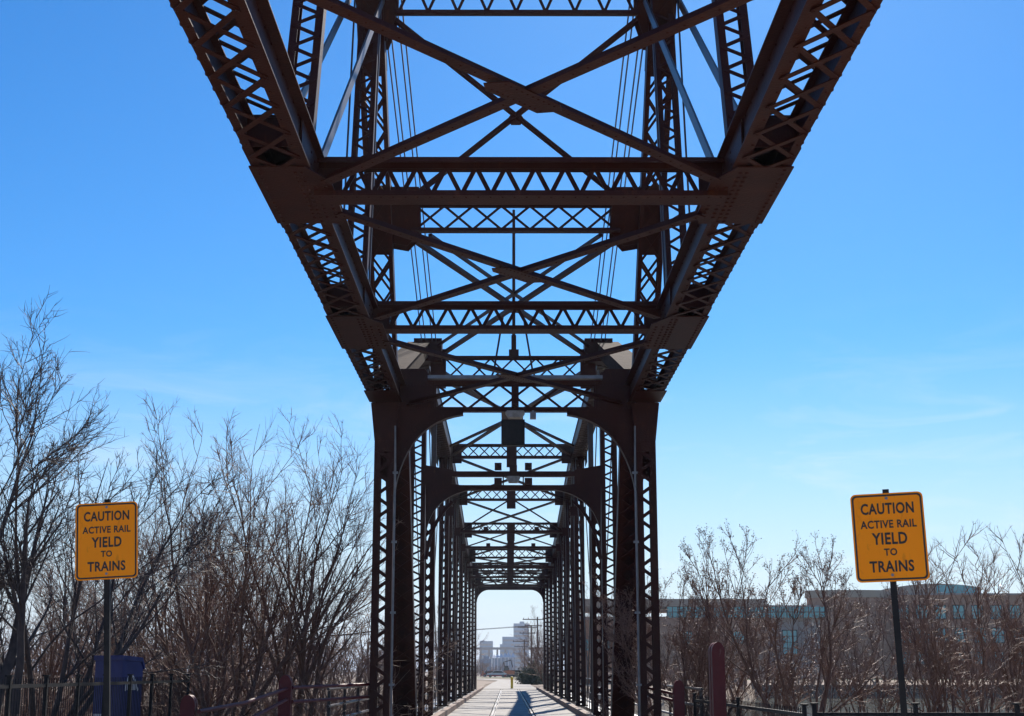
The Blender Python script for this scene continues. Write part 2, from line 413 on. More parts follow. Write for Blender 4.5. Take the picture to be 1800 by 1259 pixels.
# first portal: vertical laced posts, raking laced posts behind, lattice beam and curved knee brackets
def arc(p, c, q, n=12):
    p, c, q = V(p), V(c), V(q)
    return [p*(1-t)**2 + c*2*t*(1-t) + q*t*t for t in [i/n for i in range(n+1)]]
PY = 33.0
for s in (-1, 1):
    x = s*HS
    mb = MB(); mb.member((x, PY, 0), (x, PY, CB-.05), (1, 0, 0), .46, .34, .13, .53, 'V', faces=(-1,), bw=.08, riv=.016)
    mb.box((x, PY-.185, Zh(5.6)), (.44, .016, 1.2)); mb.box((x, PY+.185, Zh(5.3)), (.44, .016, 1.8)); mb.box((x, PY, .03), (.7, .6, .06))
    mb.plate([(x-.33, PY-.20, CB-.05), (x-.23, PY-.20, CB-.95), (x+.23, PY-.20, CB-.95), (x+.33, PY-.20, CB-.05)], (0, .012, 0))
    P('portal_post', mb)
    mb = MB(); mb.member((x-s*.05, 35.6, Zh(6.3)), (x-s*.06, 40.6, .02), (1, 0, 0), .62, .44, .14, .44, 'X', faces=(1,), bw=.06); mb.bar((x-s*.05, 35.85, Zh(6.42)), (x-s*.06, 40.85, .16), .56, .016); P('end_post', mb)
    # knee bracket with curved lower flange
    xi = s*2.8; xo = s*1.22
    cv = arc((s*2.80, PY-.02, Zh(4.1)), (s*2.55, PY-.02, Zh(5.72)), (xo, PY-.02, Zh(5.90)))
    web = cv + [V((xo, PY-.02, Zh(6.0))), V((s*1.9, PY-.02, Zh(6.05))), V((s*1.9, PY-.02, Zh(6.72))), V((s*2.15, PY-.02, Zh(7.0))), V((s*2.8, PY-.02, Zh(7.0)))]
    mb = MB().plate(web if s < 0 else web[::-1], (0, .02, 0))
    for a_, b_ in zip(cv[:-1], cv[1:]): mb.bar(a_+V((0, 0, -.008)), b_+V((0, 0, -.008)), .26, .016, (0, 0, 1))
    for i in range(9): mb.rivet(V((s*(2.0+.08*i), PY-.02, Zh(6.6))), (0, -1, 0), .016); mb.rivet(V((s*2.72, PY-.02, Zh(4.6+.25*i))), (0, -1, 0), .016)
    for i in range(26):
        c_ = cv[0].lerp(cv[-1], i/25); q_ = V(cv[min(12, int(i/25*12))]); mb.rivet(q_+V((s*.06, 0, .07)), (0, -1, 0), .014)
    for i in range(14): mb.rivet(V((s*1.96, PY-.02, Zh(6.08+.045*i))), (0, -1, 0), .014); mb.rivet(V((s*(1.95+.06*i), PY-.02, Zh(6.05))), (0, -1, 0), .014)
    P('knee_bracket', mb)
    # raking top member from the portal up to the high panel point, plated on top
    mb = MB(); mb.member((x, 33.3, Zh(6.75)), (x, 45.2, Zh(10.25)), (1, 0, 0), .62, .44, .12, .5, 'X', bw=.06, faces=(1, -1))
    a = V((x, 33.3, Zh(6.98))); b = V((x, 45.0, Zh(10.44))); mb.bar(a, b, .72, .02)
    P('inclined_chord', mb, M['roughsteel'])
    # eye for conduits on the posts
    cx = x - s*.27
    mb = MB().tube([(cx, PY-.2, .1), (cx, PY-.2, Zh(4.6)), (cx+s*.02, PY-.2, Zh(5.6))], .020, 8)
    for z in (1.2, 2.8, 4.4, 6.0): mb.box((cx, PY-.19, z), (.12, .05, .05))
    P('conduit', mb, M['pipe'])
strut('portal_strut', PY+.12, Zh(6.0), Zh(6.70), -1.95, 1.95, .72, 'X', .2, .10, .08, .055)
P('portal_post', MB().box((0.0, PY, Zh(6.35)), (.17, .3, .5)))
P('pale_bar', MB().box((0, PY-.25, Zh(6.74)), (4.1, .2, .08)), M['pipe'])  # light grey bar along the portal top

# arm of the bridge beyond the portal
PN = [45.2, 64.4, 74.1, 83.8, 93.5, 103.2, 112.9, 122.6]
HB = [9.7, 9.5, 8.7, 7.9, 7.2, 7.0, 6.95, 6.9]        # chord underside over the eye
for s in (-1, 1):
    x = s*HS
    for i in range(7):
        a, b = V((x, PN[i], Zh(HB[i]+.25))), V((x, PN[i+1], Zh(HB[i+1]+.25)))
        mb = MB(); mb.member(a, b, (1, 0, 0), .62, .5, .13, .55, 'X', bw=.07); t = V((0, 0, .27)); mb.bar(a+t, b+t, .70, .02)
        P('top_chord', mb)
    for i, yn in enumerate(PN):
        top = Zh(HB[i]) if i else Zh(9.4)
        mb = MB()
        mb.member((x, yn, 0), (x, yn, top), (1, 0, 0), .44 if i else .52, .40 if i else .5, .163 if i else .12, .34 if i else .42, 'X' if i else 'V', bw=.06, faces=(1, -1) if i else (-1,)); mb.box((x, yn, .03), (.6, .6, .06))
        if i == 0: mb.member((x-s*.28, yn+1.6, 0), (x-s*.28, yn+1.6, Zh(5.7)), (1, 0, 0), .42, .34, .12, .36, 'X', bw=.06)
        P('truss_post', mb)
        if i:
            mb = MB(); z = Zh(HB[i])
            for e in (-1, 1):
                mb.plate([(x+e*.34, yn-.8, z-.3), (x+e*.34, yn+.8, z-.3), (x+e*.34, yn+.9, z+.45), (x+e*.34, yn-.9, z+.45)], (e*.015, 0, 0))
            mb.box((x-s*.55, yn-.1, z+.12), (.45, .03, .75))
            P('gusset_plate', mb)
            mb = MB().box((x-s*.05, yn-.22, Zh(7.05)), (.72, .03, .42)); P('gusset_plate', mb)
    # diagonals: paired eyebars
    for i in range(7):
        a = V((x, PN[i], Zh(HB[i]+.1))); b = V((x, PN[i+1], .15))
        for e in (-.26, .26):
            if i == 0:
                mid = V((x+e, 54.8, 0)); P('diagonal_bar', MB().bar(V((x+e, 45.4, Zh(9.6))), V((x+e, 54.8, .1)), .03, .14), M['bar'])
                P('diagonal_bar', MB().bar(V((x+e*.6, 64.0, Zh(9.4))), V((x+e*.6, 54.8, .1)), .03, .14), M['bar'])
            else:
                P('diagonal_bar', MB().bar(a+V((e, 0, 0)), b+V((e, 0, 0)), .03, .13), M['bar'])
                if i < 4: P('counter_bar', MB().bar(V((x+e*.5, PN[i], .15)), V((x+e*.5, PN[i+1], Zh(HB[i+1]))), .03, .06), M['bar'])
    P('hanger_bar', MB().bar((x, 54.8, 0), (x, 54.8, Zh(9.5)), .2, .12, (0, 1, 0)), M['bar'])

# high strut with X lattice, boxes at its ends and a thin mast with two stays
strut('portal_strut', 45.2, Zh(9.15), Zh(9.98), -2.3, 2.3, .72, 'X', .3, .10, .1, .055)
for s in (-1, 1):
    P('gusset_plate', MB().box((s*2.42, 45.0, Zh(9.55)), (.5, .05, 1.3)).box((s*2.75, 45.0, Zh(10.1)), (.9, .8, .75)))
mb = MB().tube([(.02, 45.2, Zh(9.98)), (.02, 45.2, Zh(14.6)), (.02, 45.2, Zh(15.0))], [.055, .05, .045], 8).box((.02, 45.2, Zh(10.1)), (.32, .2, .24)).box((.02, 45.2, Zh(10.45)), (.16, .16, .5))
for e in (-1, 1):
    mb.tube(arc((e*.34, 45.2, Zh(11.3)), (e*.34, 45.2, Zh(11.52)), (.02, 45.2, Zh(11.5)), 6), .035, 6)
    mb.tube([(e*.34, 45.2, Zh(11.3)), (e*.62, 44.6, Zh(9.4)), (e*.68, 44.4, Zh(9.2))], .035, 6)
P('mast', mb)
# second portal with its knees and lamp
for s in (-1, 1):
    cv = arc((s*2.75, 44.9, Zh(4.25)), (s*2.6, 44.9, Zh(5.4)), (s*1.3, 44.9, Zh(5.62)))
    web = cv + [V((s*1.3, 44.9, Zh(5.72))), V((s*1.95, 44.9, Zh(5.8))), V((s*1.95, 44.9, Zh(6.25))), V((s*2.8, 44.9, Zh(6.4)))]
    mb = MB().plate(web if s < 0 else web[::-1], (0, .02, 0))
    for a_, b_ in zip(cv[:-1], cv[1:]): mb.bar(a_, b_, .24, .016)
    mb.tube(arc((s*2.72, 44.6, Zh(3.4)), (s*2.6, 44.6, Zh(4.6)), (s*1.9, 44.6, Zh(5.2)), 8), .06, 6)
    P('knee_bracket', mb)
P('portal_strut', MB().box((0, 45.0, Zh(6.12)), (3.9, .26, .16)))
P('portal_strut', MB().box((0, 45.0, Zh(5.68)), (3.5, .26, .16)))
mb = MB()
for sx_ in (-.48, .48):
    mb.box((sx_, 44.82, Zh(6.34)), (.22, .2, .22)); mb.box((sx_, 44.82, Zh(5.86)), (.24, .2, .22)); mb.box((sx_*.66, 44.84, Zh(5.9)), (.04, .04, .34))
mb.box((0, 44.84, Zh(6.1)), (.24, .2, .55)); P('lamp_bracket', mb)
def flood(y, z, w_, h_):
    mb = MB().plate([(-w_/2, y, z), (-w_/2+.08, y, z-h_), (w_/2-.08, y, z-h_), (w_/2, y, z), (w_/2-.04, y, z+.04), (-w_/2+.04, y, z+.04)], (0, .3, 0))
    o = P('floodlight', mb, M['lamp']); return o
flood(PY-.18, Zh(5.93), .46, .12); flood(44.5, Zh(5.96), .44, .15)
P('junction_box', MB().box((.42, PY-.1, Zh(5.86)), (.14, .16, .16)).box((.42, PY-.1, Zh(5.95)), (.05, .05, .06)), M['pipe'])
# struts and bracing along the arm
for i, yn in enumerate(PN[1:-1], 1):
    z = Zh(HB[i]); strut('portal_strut', yn, z, z+.62, -2.75, 2.75, .5, 'X', .3, .11, .25, .05)
    P('gusset_plate', MB().box((0, yn-.2, z+.05), (.46, .05, 1.0)))
    if i > 1:
        zz = Zh(7.08 if i < 4 else 6.6); P('sway_strut', MB().box((0, yn, zz), (6.0, .22, .14)).box((0, yn-.1, zz+.14), (.4, .05, .5)))
        for s in (-1, 1):
            P('sway_brace', flat((s*2.7, yn-.06*s, zz+.02), (0, yn-.06*s, z+.1), .08, .07))
            if i < 5: P('gusset_plate', MB().box((s*1.32, yn-.12, zz+.12), (.24, .03, .24)))
for i in range(7):
    a, b = PN[i], PN[i+1]; za, zb = Zh(HB[i]+.1), Zh(HB[i+1]+.1)
    for s in (-1, 1):
        P('lateral_brace', flat((s*2.75, a, za+.005*s), (-s*2.75, b, zb+.005*s), .15, .08))
    if i == 0:
        c = (a+b)/2; z = (za+zb)/2
        mb = MB().plate([(-.42, c-1.6, z-.1), (.42, c-1.6, z-.1), (.42, c+1.6, z-.1), (-.42, c+1.6, z-.1)], (0, 0, .03)); P('gusset_plate', mb)
        for s in (-1, 1):
            P('lateral_brace', flat((s*2.75, 47.5, za+.06), (s*.3, c-1.2, z+.05), .13, .08)); P('lateral_brace', flat((s*2.75, 62, zb+.06), (s*.3, c+1.2, z+.05), .13, .08))
# signal box hanging below the portal
P('signal_box', MB().box((.0, 46.8, Zh(7.75)), (.78, .3, .86)).box((0, 46.8, Zh(8.4)), (.08, .08, .5)).box((0, 46.63, Zh(7.75)), (.70, .03, .78)), M['black'])
# far portal: arched plate between the end posts
zt = Zh(6.9)
ar = []
n = 8
for i in range(n+1):
    g = math.pi/2*i/n; ar.append((-2.8+1.0*(1-math.cos(g)), Zh(5.75)+1.0*math.sin(g)))
left = ar; right = [(-x_, z_) for x_, z_ in reversed(ar)]
poly = [(-2.85, zt-1.15)] + left + right + [(2.85, zt-1.15), (2.85, zt+.05), (-2.85, zt+.05)]
P('portal_strut', MB().plate([(x_, 122.5, z_) for x_, z_ in poly], (0, .04, 0)))
strut('portal_strut', 122.6, zt+.05, zt+2.0, -2.9, 2.9, 1.9, 'X', .2, .16, .1, .12, both=False)
# outside handrails along the arm
for s in (-1, 1):
    mb = MB()
    for z in (1.1, .72, .38): mb.tube([(s*4.25, 33.2, z), (s*4.25, 121, z)], .035, 6)
    for y in np.arange(33.4, 121, 3.2): mb.box((s*4.25, y, .52), (.07, .07, 1.08))
    mb.box((s*3.9, 77, -.1), (1.2, 88, .12))
    P('handrail', mb, M['bar'])

# ------------------------------------------------------------------ warning signs
def text_mesh(txt, cx, cz, wd, ht):
    cu = bpy.data.curves.new('t', 'FONT'); cu.body = txt; cu.size = 1; cu.extrude = .0; cu.space_character = 1.08; cu.resolution_u = 3; cu.offset = .028
    ob = bpy.data.objects.new('t', cu); COL.objects.link(ob); bpy.context.view_layer.update()
    me = bpy.data.meshes.new_from_object(ob.evaluated_get(bpy.context.evaluated_depsgraph_get()))
    n = len(me.vertices); a = np.empty(n*3); me.vertices.foreach_get('co', a); a = a.reshape(-1, 3)
    fs = [tuple(p.vertices) for p in me.polygons]
    bpy.data.objects.remove(ob); bpy.data.curves.remove(cu); bpy.data.meshes.remove(me)
    lo, hi = a.min(0), a.max(0); u = (a-(lo+hi)/2)/np.maximum(hi-lo, 1e-6)
    return [(cx+p[0]*wd, 0, cz+p[1]*ht) for p in u], fs
def rrect(w_, h_, r, n=5):
    p = []
    for cx, cz, a0 in ((w_/2-r, h_/2-r, 0), (-w_/2+r, h_/2-r, 90), (-w_/2+r, -h_/2+r, 180), (w_/2-r, -h_/2+r, 270)):
        for i in range(n+1):
            g = R(a0+90*i/n); p.append((cx+r*math.cos(g), cz+r*math.sin(g)))
    return p
SW, SHH = .61, .76
def make_sign(label):
    t = thing('warning_sign', label, 'sign', world=False, group='yellow rail warning signs')
    zc_ = 2.78
    MB().box((0, .035, 1.345), (.055, .055, 3.70)).build('post', M['black'], t)
    pn = MB().plate([(x_, 0, zc_+z_) for x_, z_ in rrect(SW, SHH, .045)][::-1], (0, -.004, 0)).build('panel', M['yellow'], t)
    o_, i_ = rrect(SW-.025, SHH-.025, .036), rrect(SW-.055, SHH-.055, .028); n = len(o_)
    mb = MB(); mb.v = [(x_, -.0055, zc_+z_) for x_, z_ in o_] + [(x_, -.0055, zc_+z_) for x_, z_ in i_]
    mb.f = [(k, n+k, n+(k+1) % n, (k+1) % n) for k in range(n)]; mb.build('border', M['ink'], pn)
    for txt, z_, wd, ht in (('CAUTION', .247, .445, .098), ('ACTIVE RAIL', .112, .47, .070), ('YIELD', -.012, .295, .102), ('TO', -.128, .11, .062), ('TRAINS', -.250, .37, .098)):
        v_, f_ = text_mesh(txt, 0, zc_+z_, wd, ht); mb = MB(); mb.v = [(a, -.0058, c) for a, b, c in v_]; mb.f = f_
        mb.build('lettering', M['ink'], pn)
    for z_ in (.335, -.325): MB().tube([(0, -.003, zc_+z_), (0, -.012, zc_+z_)], .013, 10).build('bolt', M['pipe'], t)
    return t
def place_sign(o, px, py, d, rz, roll):
    o.rotation_euler = (0, R(roll), R(rz)); bpy.context.view_layer.update()
    target = at(px, py, d); c = o.rotation_euler.to_matrix() @ V((0, 0, 2.78)); o.location = target - c
s1 = make_sign('yellow caution sign on upright black post left of the bridge among bare trees')
s2 = dup(s1, (0, 0, 0), 0, 1, 'yellow caution sign on leaning black post right of the bridge')
place_sign(s1, 188, 951, 14.2, 3, -3.3)
place_sign(s2, 1564, 944, 12.3, -15, -1.5)

# ------------------------------------------------------------------ ground, water, road
def zground(x, y):
    x, y = np.asarray(x, float), np.asarray(y, float)
    near = 42 + np.where(x > 0, np.clip((x-4)*1.6, 0, 26), np.clip((-x-4)*3, 0, 44)); far = np.where(x > 6, 116 + np.clip((x-6)/34, 0, 1)*105, 116 - .25*np.clip(-x-6, 0, 120))
    sm = lambda e0, e1, v: (lambda t: t*t*(3-2*t))(np.clip((v-e0)/(e1-e0), 0, 1))
    side = sm(4.6, 9, np.abs(x)) * sm(15, 26, y)*.9                 # banks fall away beside the approach
    inside = sm(near-9, near, y)*(1-sm(far-2, far+6, y))
    z = -.02 - side*(1-sm(far, far+14, y)) - inside*3.6
    z = z*np.where(y < 16, 0, 1) - np.where(y < 16, .02, 0) if False else z
    z = z + .22*(y > 16)*np.sin(x*.31+1)*np.cos(y*.23)*np.clip((np.abs(x)-5)/10, 0, 1)
    z = z + np.clip((y-500)/4000, 0, 1)*2
    return z
xs = np.unique(np.concatenate([np.linspace(-8, 8, 17), 8+np.geomspace(.5, 40, 40)-.5, -8-np.geomspace(.5, 40, 40)+.5, np.geomspace(49, 6000, 40), -np.geomspace(49, 6000, 40)]))
ys = np.unique(np.concatenate([np.linspace(-80, 0, 12), np.linspace(1, 60, 60), np.linspace(62, 260, 90), np.geomspace(265, 9000, 40)]))
X, Y = np.meshgrid(xs, ys); Z = zground(X, Y)
def grid(name, X, Y, Z, m):
    nr, nc = X.shape; mb = MB(); mb.v = list(zip(X.ravel().tolist(), Y.ravel().tolist(), Z.ravel().tolist()))
    mb.f = [(r*nc+c, r*nc+c+1, (r+1)*nc+c+1, (r+1)*nc+c) for r in range(nr-1) for c in range(nc-1)]
    return mb.build(name, m, None, True)
struct(grid('ground', X, Y, Z, M['litter']))
mb = MB(); mb.v = [(-300, 30, -2.3), (320, 30, -2.3), (320, 260, -2.3), (-300, 260, -2.3)]; mb.f = [(0, 1, 2, 3)]
struct(mb.build('river', M['water']))
def strip(name, cl, hw, dz, m):
    """a sheet laid on the ground along a centre line of (x, y) points"""
    mb = MB(); P_ = []
    for i in range(len(cl)-1):
        a, b = V(cl[i]), V(cl[i+1]); k = max(1, int((b-a).length/3))
        P_ += [a+(b-a)*(j/k) for j in range(k)]
    P_.append(V(cl[-1])); P_ = np.array([(p.x, p.y) for p in P_])
    for _ in range(6): P_[1:-1] = (P_[:-2]+2*P_[1:-1]+P_[2:])/4
    for i, p in enumerate(P_):
        d = P_[min(i+1, len(P_)-1)]-P_[max(i-1, 0)]; d = d/np.linalg.norm(d); nn = np.array([-d[1], d[0]])
        for k in range(5):
            q = p+nn*hw*(1-k/2); mb.v.append((q[0], q[1], float(zground(q[0], q[1]))+dz))
    for i in range(len(P_)-1):
        for k in range(4): mb.f.append((i*5+k, i*5+k+1, i*5+k+6, i*5+k+5))
    return struct(mb.build(name, m))
M['bounce_paving'] = mat('pale_bounce_paving', (.58, .53, .46), .85, (.50, .455, .40), .8, bump=.2, bscale=10, detail=8)  # pale tone for the added bounce sheet
mb = MB(); mb.v = [(-16, -60, .004), (16, -60, .004), (16, 14, .004), (-16, 14, .004)]; mb.f = [(0, 1, 2, 3)]; struct(mb.build('bounce_pavement', M['bounce_paving']))  # unseen ground sheet, added to bounce sunlight onto signs and steel undersides
strip('approach_road', [(0, -40), (0, 12), (0, 30.8)], 3.4, .012, M['concrete'])
strip('road', [(0, 123.9), (0.1, 190), (0.6, 235), (-5, 285), (-26, 318), (-90, 335)], 2.3, .05, M['concrete'])
strip('cross_street', [(-160, 372), (0, 366), (160, 372)], 4.2, .06, M['concrete'])
strip('lawn', [(30, 262), (14, 300), (3, 330), (-12, 350)], 7, .03, M['grass'])
strip('dirt_verge', [(-5.5, 124), (-6, 165), (-5, 205), (-9, 240)], 3.2, .03, M['sand'])
strip('gravel_verge', [(5.2, 124), (5.8, 160), (6.4, 200)], 2.6, .03, M['sand'])

# ------------------------------------------------------------------ trees
def np_mesh(name, Vv, F, m, parent, smooth=True):
    me = bpy.data.meshes.new(name); nv, nf, k = len(Vv), len(F), F.shape[1]
    me.vertices.add(nv); me.vertices.foreach_set('co', np.ascontiguousarray(Vv, np.float32).ravel())
    me.loops.add(nf*k); me.loops.foreach_set('vertex_index', np.ascontiguousarray(F, np.int32).ravel())
    me.polygons.add(nf); me.polygons.foreach_set('loop_start', np.arange(0, nf*k, k, dtype=np.int32)); me.polygons.foreach_set('loop_total', np.full(nf, k, np.int32))
    me.polygons.foreach_set('use_smooth', np.full(nf, smooth))
    me.update(calc_edges=True); me.materials.append(m)
    o = bpy.data.objects.new(name, me); COL.objects.link(o)
    if parent: o.parent = parent
    return o
def unit(a): return a/np.maximum(np.linalg.norm(a, axis=-1, keepdims=True), 1e-9)
def paths(g, base, d, ln, K, wob, up):
    N = len(base); P_ = np.empty((N, K+1, 3)); P_[:, 0] = base; d = unit(d); D = np.empty((N, K+1, 3)); D[:, 0] = d
    for k in range(K):
        d = unit(d + g.normal(0, wob, (N, 3)) + np.array([0, 0, up])); P_[:, k+1] = P_[:, k] + d*(ln/K)[:, None]; D[:, k+1] = d
    return P_, D
def tubes(P_, D, r0, tip, S_):
    N, K1, _ = P_.shape; t = np.linspace(0, 1, K1); rad = r0[:, None]*(1-(1-tip)*t[None])
    ref = np.where(np.abs(D[..., 2:3]) < .9, np.array([0, 0, 1.]), np.array([1., 0, 0])); b = unit(np.cross(D, ref)); c = np.cross(D, b)
    g = np.arange(S_)*2*np.pi/S_
    ring = P_[:, :, None] + rad[:, :, None, None]*(b[:, :, None]*np.cos(g)[None, None, :, None] + c[:, :, None]*np.sin(g)[None, None, :, None])
    Vv = ring.reshape(-1, 3); i = np.arange(N)[:, None, None]*K1*S_ + np.arange(K1-1)[None, :, None]*S_; m = np.arange(S_)[None, None]; m2 = (m+1) % S_
    F = np.stack([i+m, i+m2, i+S_+m2, i+S_+m], -1).reshape(-1, 4)
    return Vv, F
def kids(g, P_, D, ln, r0, tip, n, t0, t1, ang, ratio, rr, rmin):
    N, K1, _ = P_.shape; K = K1-1
    t = g.uniform(t0, t1, (N, n)); f = t*K; k = np.minimum(f.astype(int), K-1); fr = f-k; ii = np.arange(N)[:, None]
    pos = P_[ii, k]*(1-fr)[..., None] + P_[ii, k+1]*fr[..., None]; dd = D[ii, k+1]
    rnd = g.normal(0, 1, (N, n, 3)); perp = unit(rnd - dd*(rnd*dd).sum(-1, keepdims=True)); A = R(1)*g.normal(ang, ang*.25, (N, n))[..., None]
    nd = dd*np.cos(A) + perp*np.sin(A)
    nl = ln[:, None]*ratio*(1.15-.6*t)*g.uniform(.6, 1.25, (N, n)); nr = np.maximum(r0[:, None]*(1-(1-tip)*t)*rr, rmin)
    return pos.reshape(-1, 3), nd.reshape(-1, 3), nl.ravel(), nr.ravel()
def cat(L_):
    Vs, Fs, o = [], [], 0
    for v_, f_ in L_: Vs.append(v_); Fs.append(f_+o); o += len(v_)
    return np.concatenate(Vs), np.concatenate(Fs)
def tree(name, label, catg, loc, seed, stems, spec, mats, group, buds=0, rz=0):
    """stems: (base offset, direction, length, radius); spec: one row of numbers for every branching order"""
    g = np.random.default_rng(seed); t = thing(name, label, catg, loc, group, world=False); t.rotation_euler = (0, 0, rz)
    base = np.array([s_[0] for s_ in stems], float); d = np.array([s_[1] for s_ in stems], float); ln = np.array([s_[2] for s_ in stems], float); r0 = np.array([s_[3] for s_ in stems], float)
    P_, D = paths(g, base, d, ln, 10, .10, .03); tip = .07
    big = [tubes(P_, D, r0, tip, 7)]; small = []
    for lv, (n, t0, t1, ang, ratio, rr, rmin, K, wob, up, S_) in enumerate(spec):
        base, d, ln, r0 = kids(g, P_, D, ln, r0, tip, n, t0, t1, ang, ratio, rr, rmin)
        P_, D = paths(g, base, d, ln, K, wob, up); tip = .3
        (big if lv == 0 else small).append(tubes(P_, D, r0, tip, S_))
    if buds:                                                   # small buds along the outer twigs
        k = P_.shape[1]-1
        pos = np.concatenate([P_[:, j] for j in range(1, k+1)]); N = len(pos)*buds; pos = np.repeat(pos, buds, 0) + g.normal(0, .03, (N, 3))
        a = unit(g.normal(0, 1, (N, 3)))*.024; b = unit(np.cross(a, g.normal(0, 1, (N, 3))))*.010
        small.append((np.stack([pos-a, pos-b, pos+a, pos+b], 1).reshape(-1, 3), np.arange(N*4).reshape(-1, 4)))
    v_, f_ = cat(big); np_mesh('trunk', v_, f_, mats[0], t)
    v_, f_ = cat(small); np_mesh('crown', v_, f_, mats[1], t)
    return t
def vase(seed, n, h, spread, r, base=.25):
    g = np.random.default_rng(seed); o = []
    for i in range(n):
        a = 2*math.pi*(i+g.uniform(-.3, .3))/n; e = spread*g.uniform(.35, 1.15)
        o.append(((math.cos(a)*base*g.uniform(.2, 1), math.sin(a)*base*g.uniform(.2, 1), -.2), (math.cos(a)*e, math.sin(a)*e, 1), h*g.uniform(.75, 1.05), r*g.uniform(.7, 1.2)))
    return o
#        n  t0   t1   ang ratio rr  rmin  K  wob  up  sides
SP1 = [(11, .14, .98, 32, .50, .55, .013, 6, .10, .08, 5), (9, .12, .97, 34, .48, .5, .008, 5, .12, .05, 4), (6, .12, .97, 38, .46, .6, .005, 4, .14, .02, 3)]
SP2 = [(9, .30, .96, 28, .42, .5, .012, 6, .07, .09, 5), (7, .10, .97, 30, .45, .5, .008, 4, .09, .07, 3), (5, .12, .97, 36, .42, .6, .005, 3, .1, .04, 3)]
SPR = [(11, .28, .97, 30, .45, .5, .011, 6, .09, .07, 5), (8, .15, .97, 32, .46, .5, .008, 5, .11, .05, 4), (5, .15, .97, 36, .45, .6, .005, 4, .13, .02, 3)]
SPD = [(11, .30, .98, 34, .40, .5, .013, 6, .10, .06, 5), (10, .15, .97, 36, .45, .5, .008, 5, .12, .04, 4), (7, .12, .97, 38, .45, .6, .0055, 4, .14, .02, 3)]
SPB = [(8, .28, .98, 38, .55, .55, .025, 8, .12, .05, 6), (8, .20, .97, 36, .50, .5, .013, 6, .13, .05, 4), (7, .15, .97, 36, .48, .5, .007, 5, .14, .03, 3), (4, .15, .97, 38, .48, .7, .005, 3, .15, .02, 3)]
def gz(x, y): return float(zground(x, y))
def base_at(px, d):
    p = at(px, 1180, d); return (p.x, d, gz(p.x, d)-.05)
G1 = 'bare trees on the river bank'
bt, dk = (M['bark'], M['twig']), (M['darkbark'], M['darktwig'])
# big leaning tree, far left: several heavy limbs sweeping to the right
lx, ly, lz = base_at(-70, 27)
tree('bare_tree', 'tall dark bare tree leaning in from the far left behind the yellow sign', 'tree', (lx, ly, lz), 11,
     [((0, 0, 0), (.46, .05, .92), 6.4, .17), ((1.05, .1, 1.8), (.1, -.1, 1), 4.8, .09), ((-.3, .3, 0), (.05, .2, 1), 8.4, .12)], SPD, dk, G1)
tree('bare_tree', 'dark bare tree with a full fine crown behind the leaning trunk at far left', 'tree', base_at(55, 30), 41, vase(17, 10, 9.0, .60, .09), SPD, dk, G1)
T1 = tree('bare_tree', 'bushy bare tree with reddish stems just right of the left yellow sign', 'tree', base_at(385, 36), 21, vase(3, 8, 7.5, .42, .085), SP1, bt, G1)
T2 = tree('bare_tree', 'bare tree with spreading stems directly left of the bridge portal', 'tree', base_at(520, 38), 22, vase(5, 7, 7.5, .5, .09), SP1, bt, G1)
T3 = tree('bare_tree', 'budding multi stemmed tree right of the bridge, left of the tall maroon post', 'tree', base_at(1235, 36), 31, vase(8, 8, 4.9, .40, .05), SP2, bt, G1, buds=1)
T4 = tree('bare_tree', 'budding vase shaped tree between the tall maroon post and the right yellow sign', 'tree', base_at(1405, 33), 32, vase(9, 8, 4.9, .5, .055), SP2, bt, G1, buds=1)
T5 = tree('bare_tree', 'bare reddish tree rising just right of the right yellow sign post', 'tree', base_at(1655, 31), 33, vase(12, 8, 5.1, .42, .055), SPR, bt, G1)
dup(T5, base_at(1840, 34), 2.1, 1.05, 'bare tree cut by the right edge of the view')
dup(T3, base_at(1530, 40), 1.3, .92, 'thin bare tree half hidden behind the right yellow sign')
dup(T5, base_at(1740, 37), 0.9, .95, 'bare tree between the right yellow sign and the right edge of the view')
dup(T3, base_at(1192, 37), 3.9, 1.02, 'budding tree close beside the right portal post of the bridge')
dup(T5, base_at(1330, 40), 5.0, .9, 'thin bare tree between the tall maroon post and the vase shaped tree')
dup(T4, base_at(1120, 42), 2.6, .95, 'budding tree half hidden behind the right portal post')
dup(T1, base_at(275, 42), 2.4, .95, 'bare tree standing behind the left yellow sign and the blue bin')
dup(T2, base_at(610, 46), 1.9, .88, 'slender bare tree half hidden behind the left portal post')
dup(T2, base_at(345, 47), 0.7, 1.0, 'bare tree behind the bushy reddish tree right of the left sign')
dup(T1, base_at(570, 55), 5.2, 1.1, 'farther bare tree close behind the left portal post')
dup(T2, base_at(180, 52), 5.0, 1.0, 'farther bare tree straight behind the left yellow sign')
dup(T1, base_at(80, 44), 4.0, .85, 'low bare tree behind the leaning trunk at the left edge')
dup(T2, base_at(440, 52), 3.5, 1.05, 'farther bare tree between the two bushy trees left of the bridge')

# dense undergrowth of twigs on both banks
def thicket(name, label, pts, h, seed, m, n=9):
    g = np.random.default_rng(seed); B = []
    for (x, y) in pts: B.append((x, y, gz(x, y)-.1))
    B = np.repeat(np.array(B), n, 0); N = len(B); B[:, :2] += g.normal(0, .35, (N, 2))
    d = unit(np.stack([g.normal(0, .5, N), g.normal(0, .5, N), g.uniform(.35, 1, N)], -1)); ln = h*g.uniform(.5, 1.15, N); r0 = np.full(N, .016)
    P_, D = paths(g, B, d, ln, 6, .16, .02); L_ = [tubes(P_, D, r0, .3, 3)]
    for (c, ang, ratio, K) in ((5, 45, .5, 4), (3, 45, .5, 3)):
        b2, d2, ln, r0 = kids(g, P_, D, ln, r0, .3, c, .15, .98, ang, ratio, .55, .0065); P_, D = paths(g, b2, d2, ln, K, .18, -.01); L_.append(tubes(P_, D, r0, .4, 3))
    v_, f_ = cat(L_); o = np_mesh(name, v_, f_, m, None); o['kind'] = 'stuff'; return tag(o, label, 'brush')
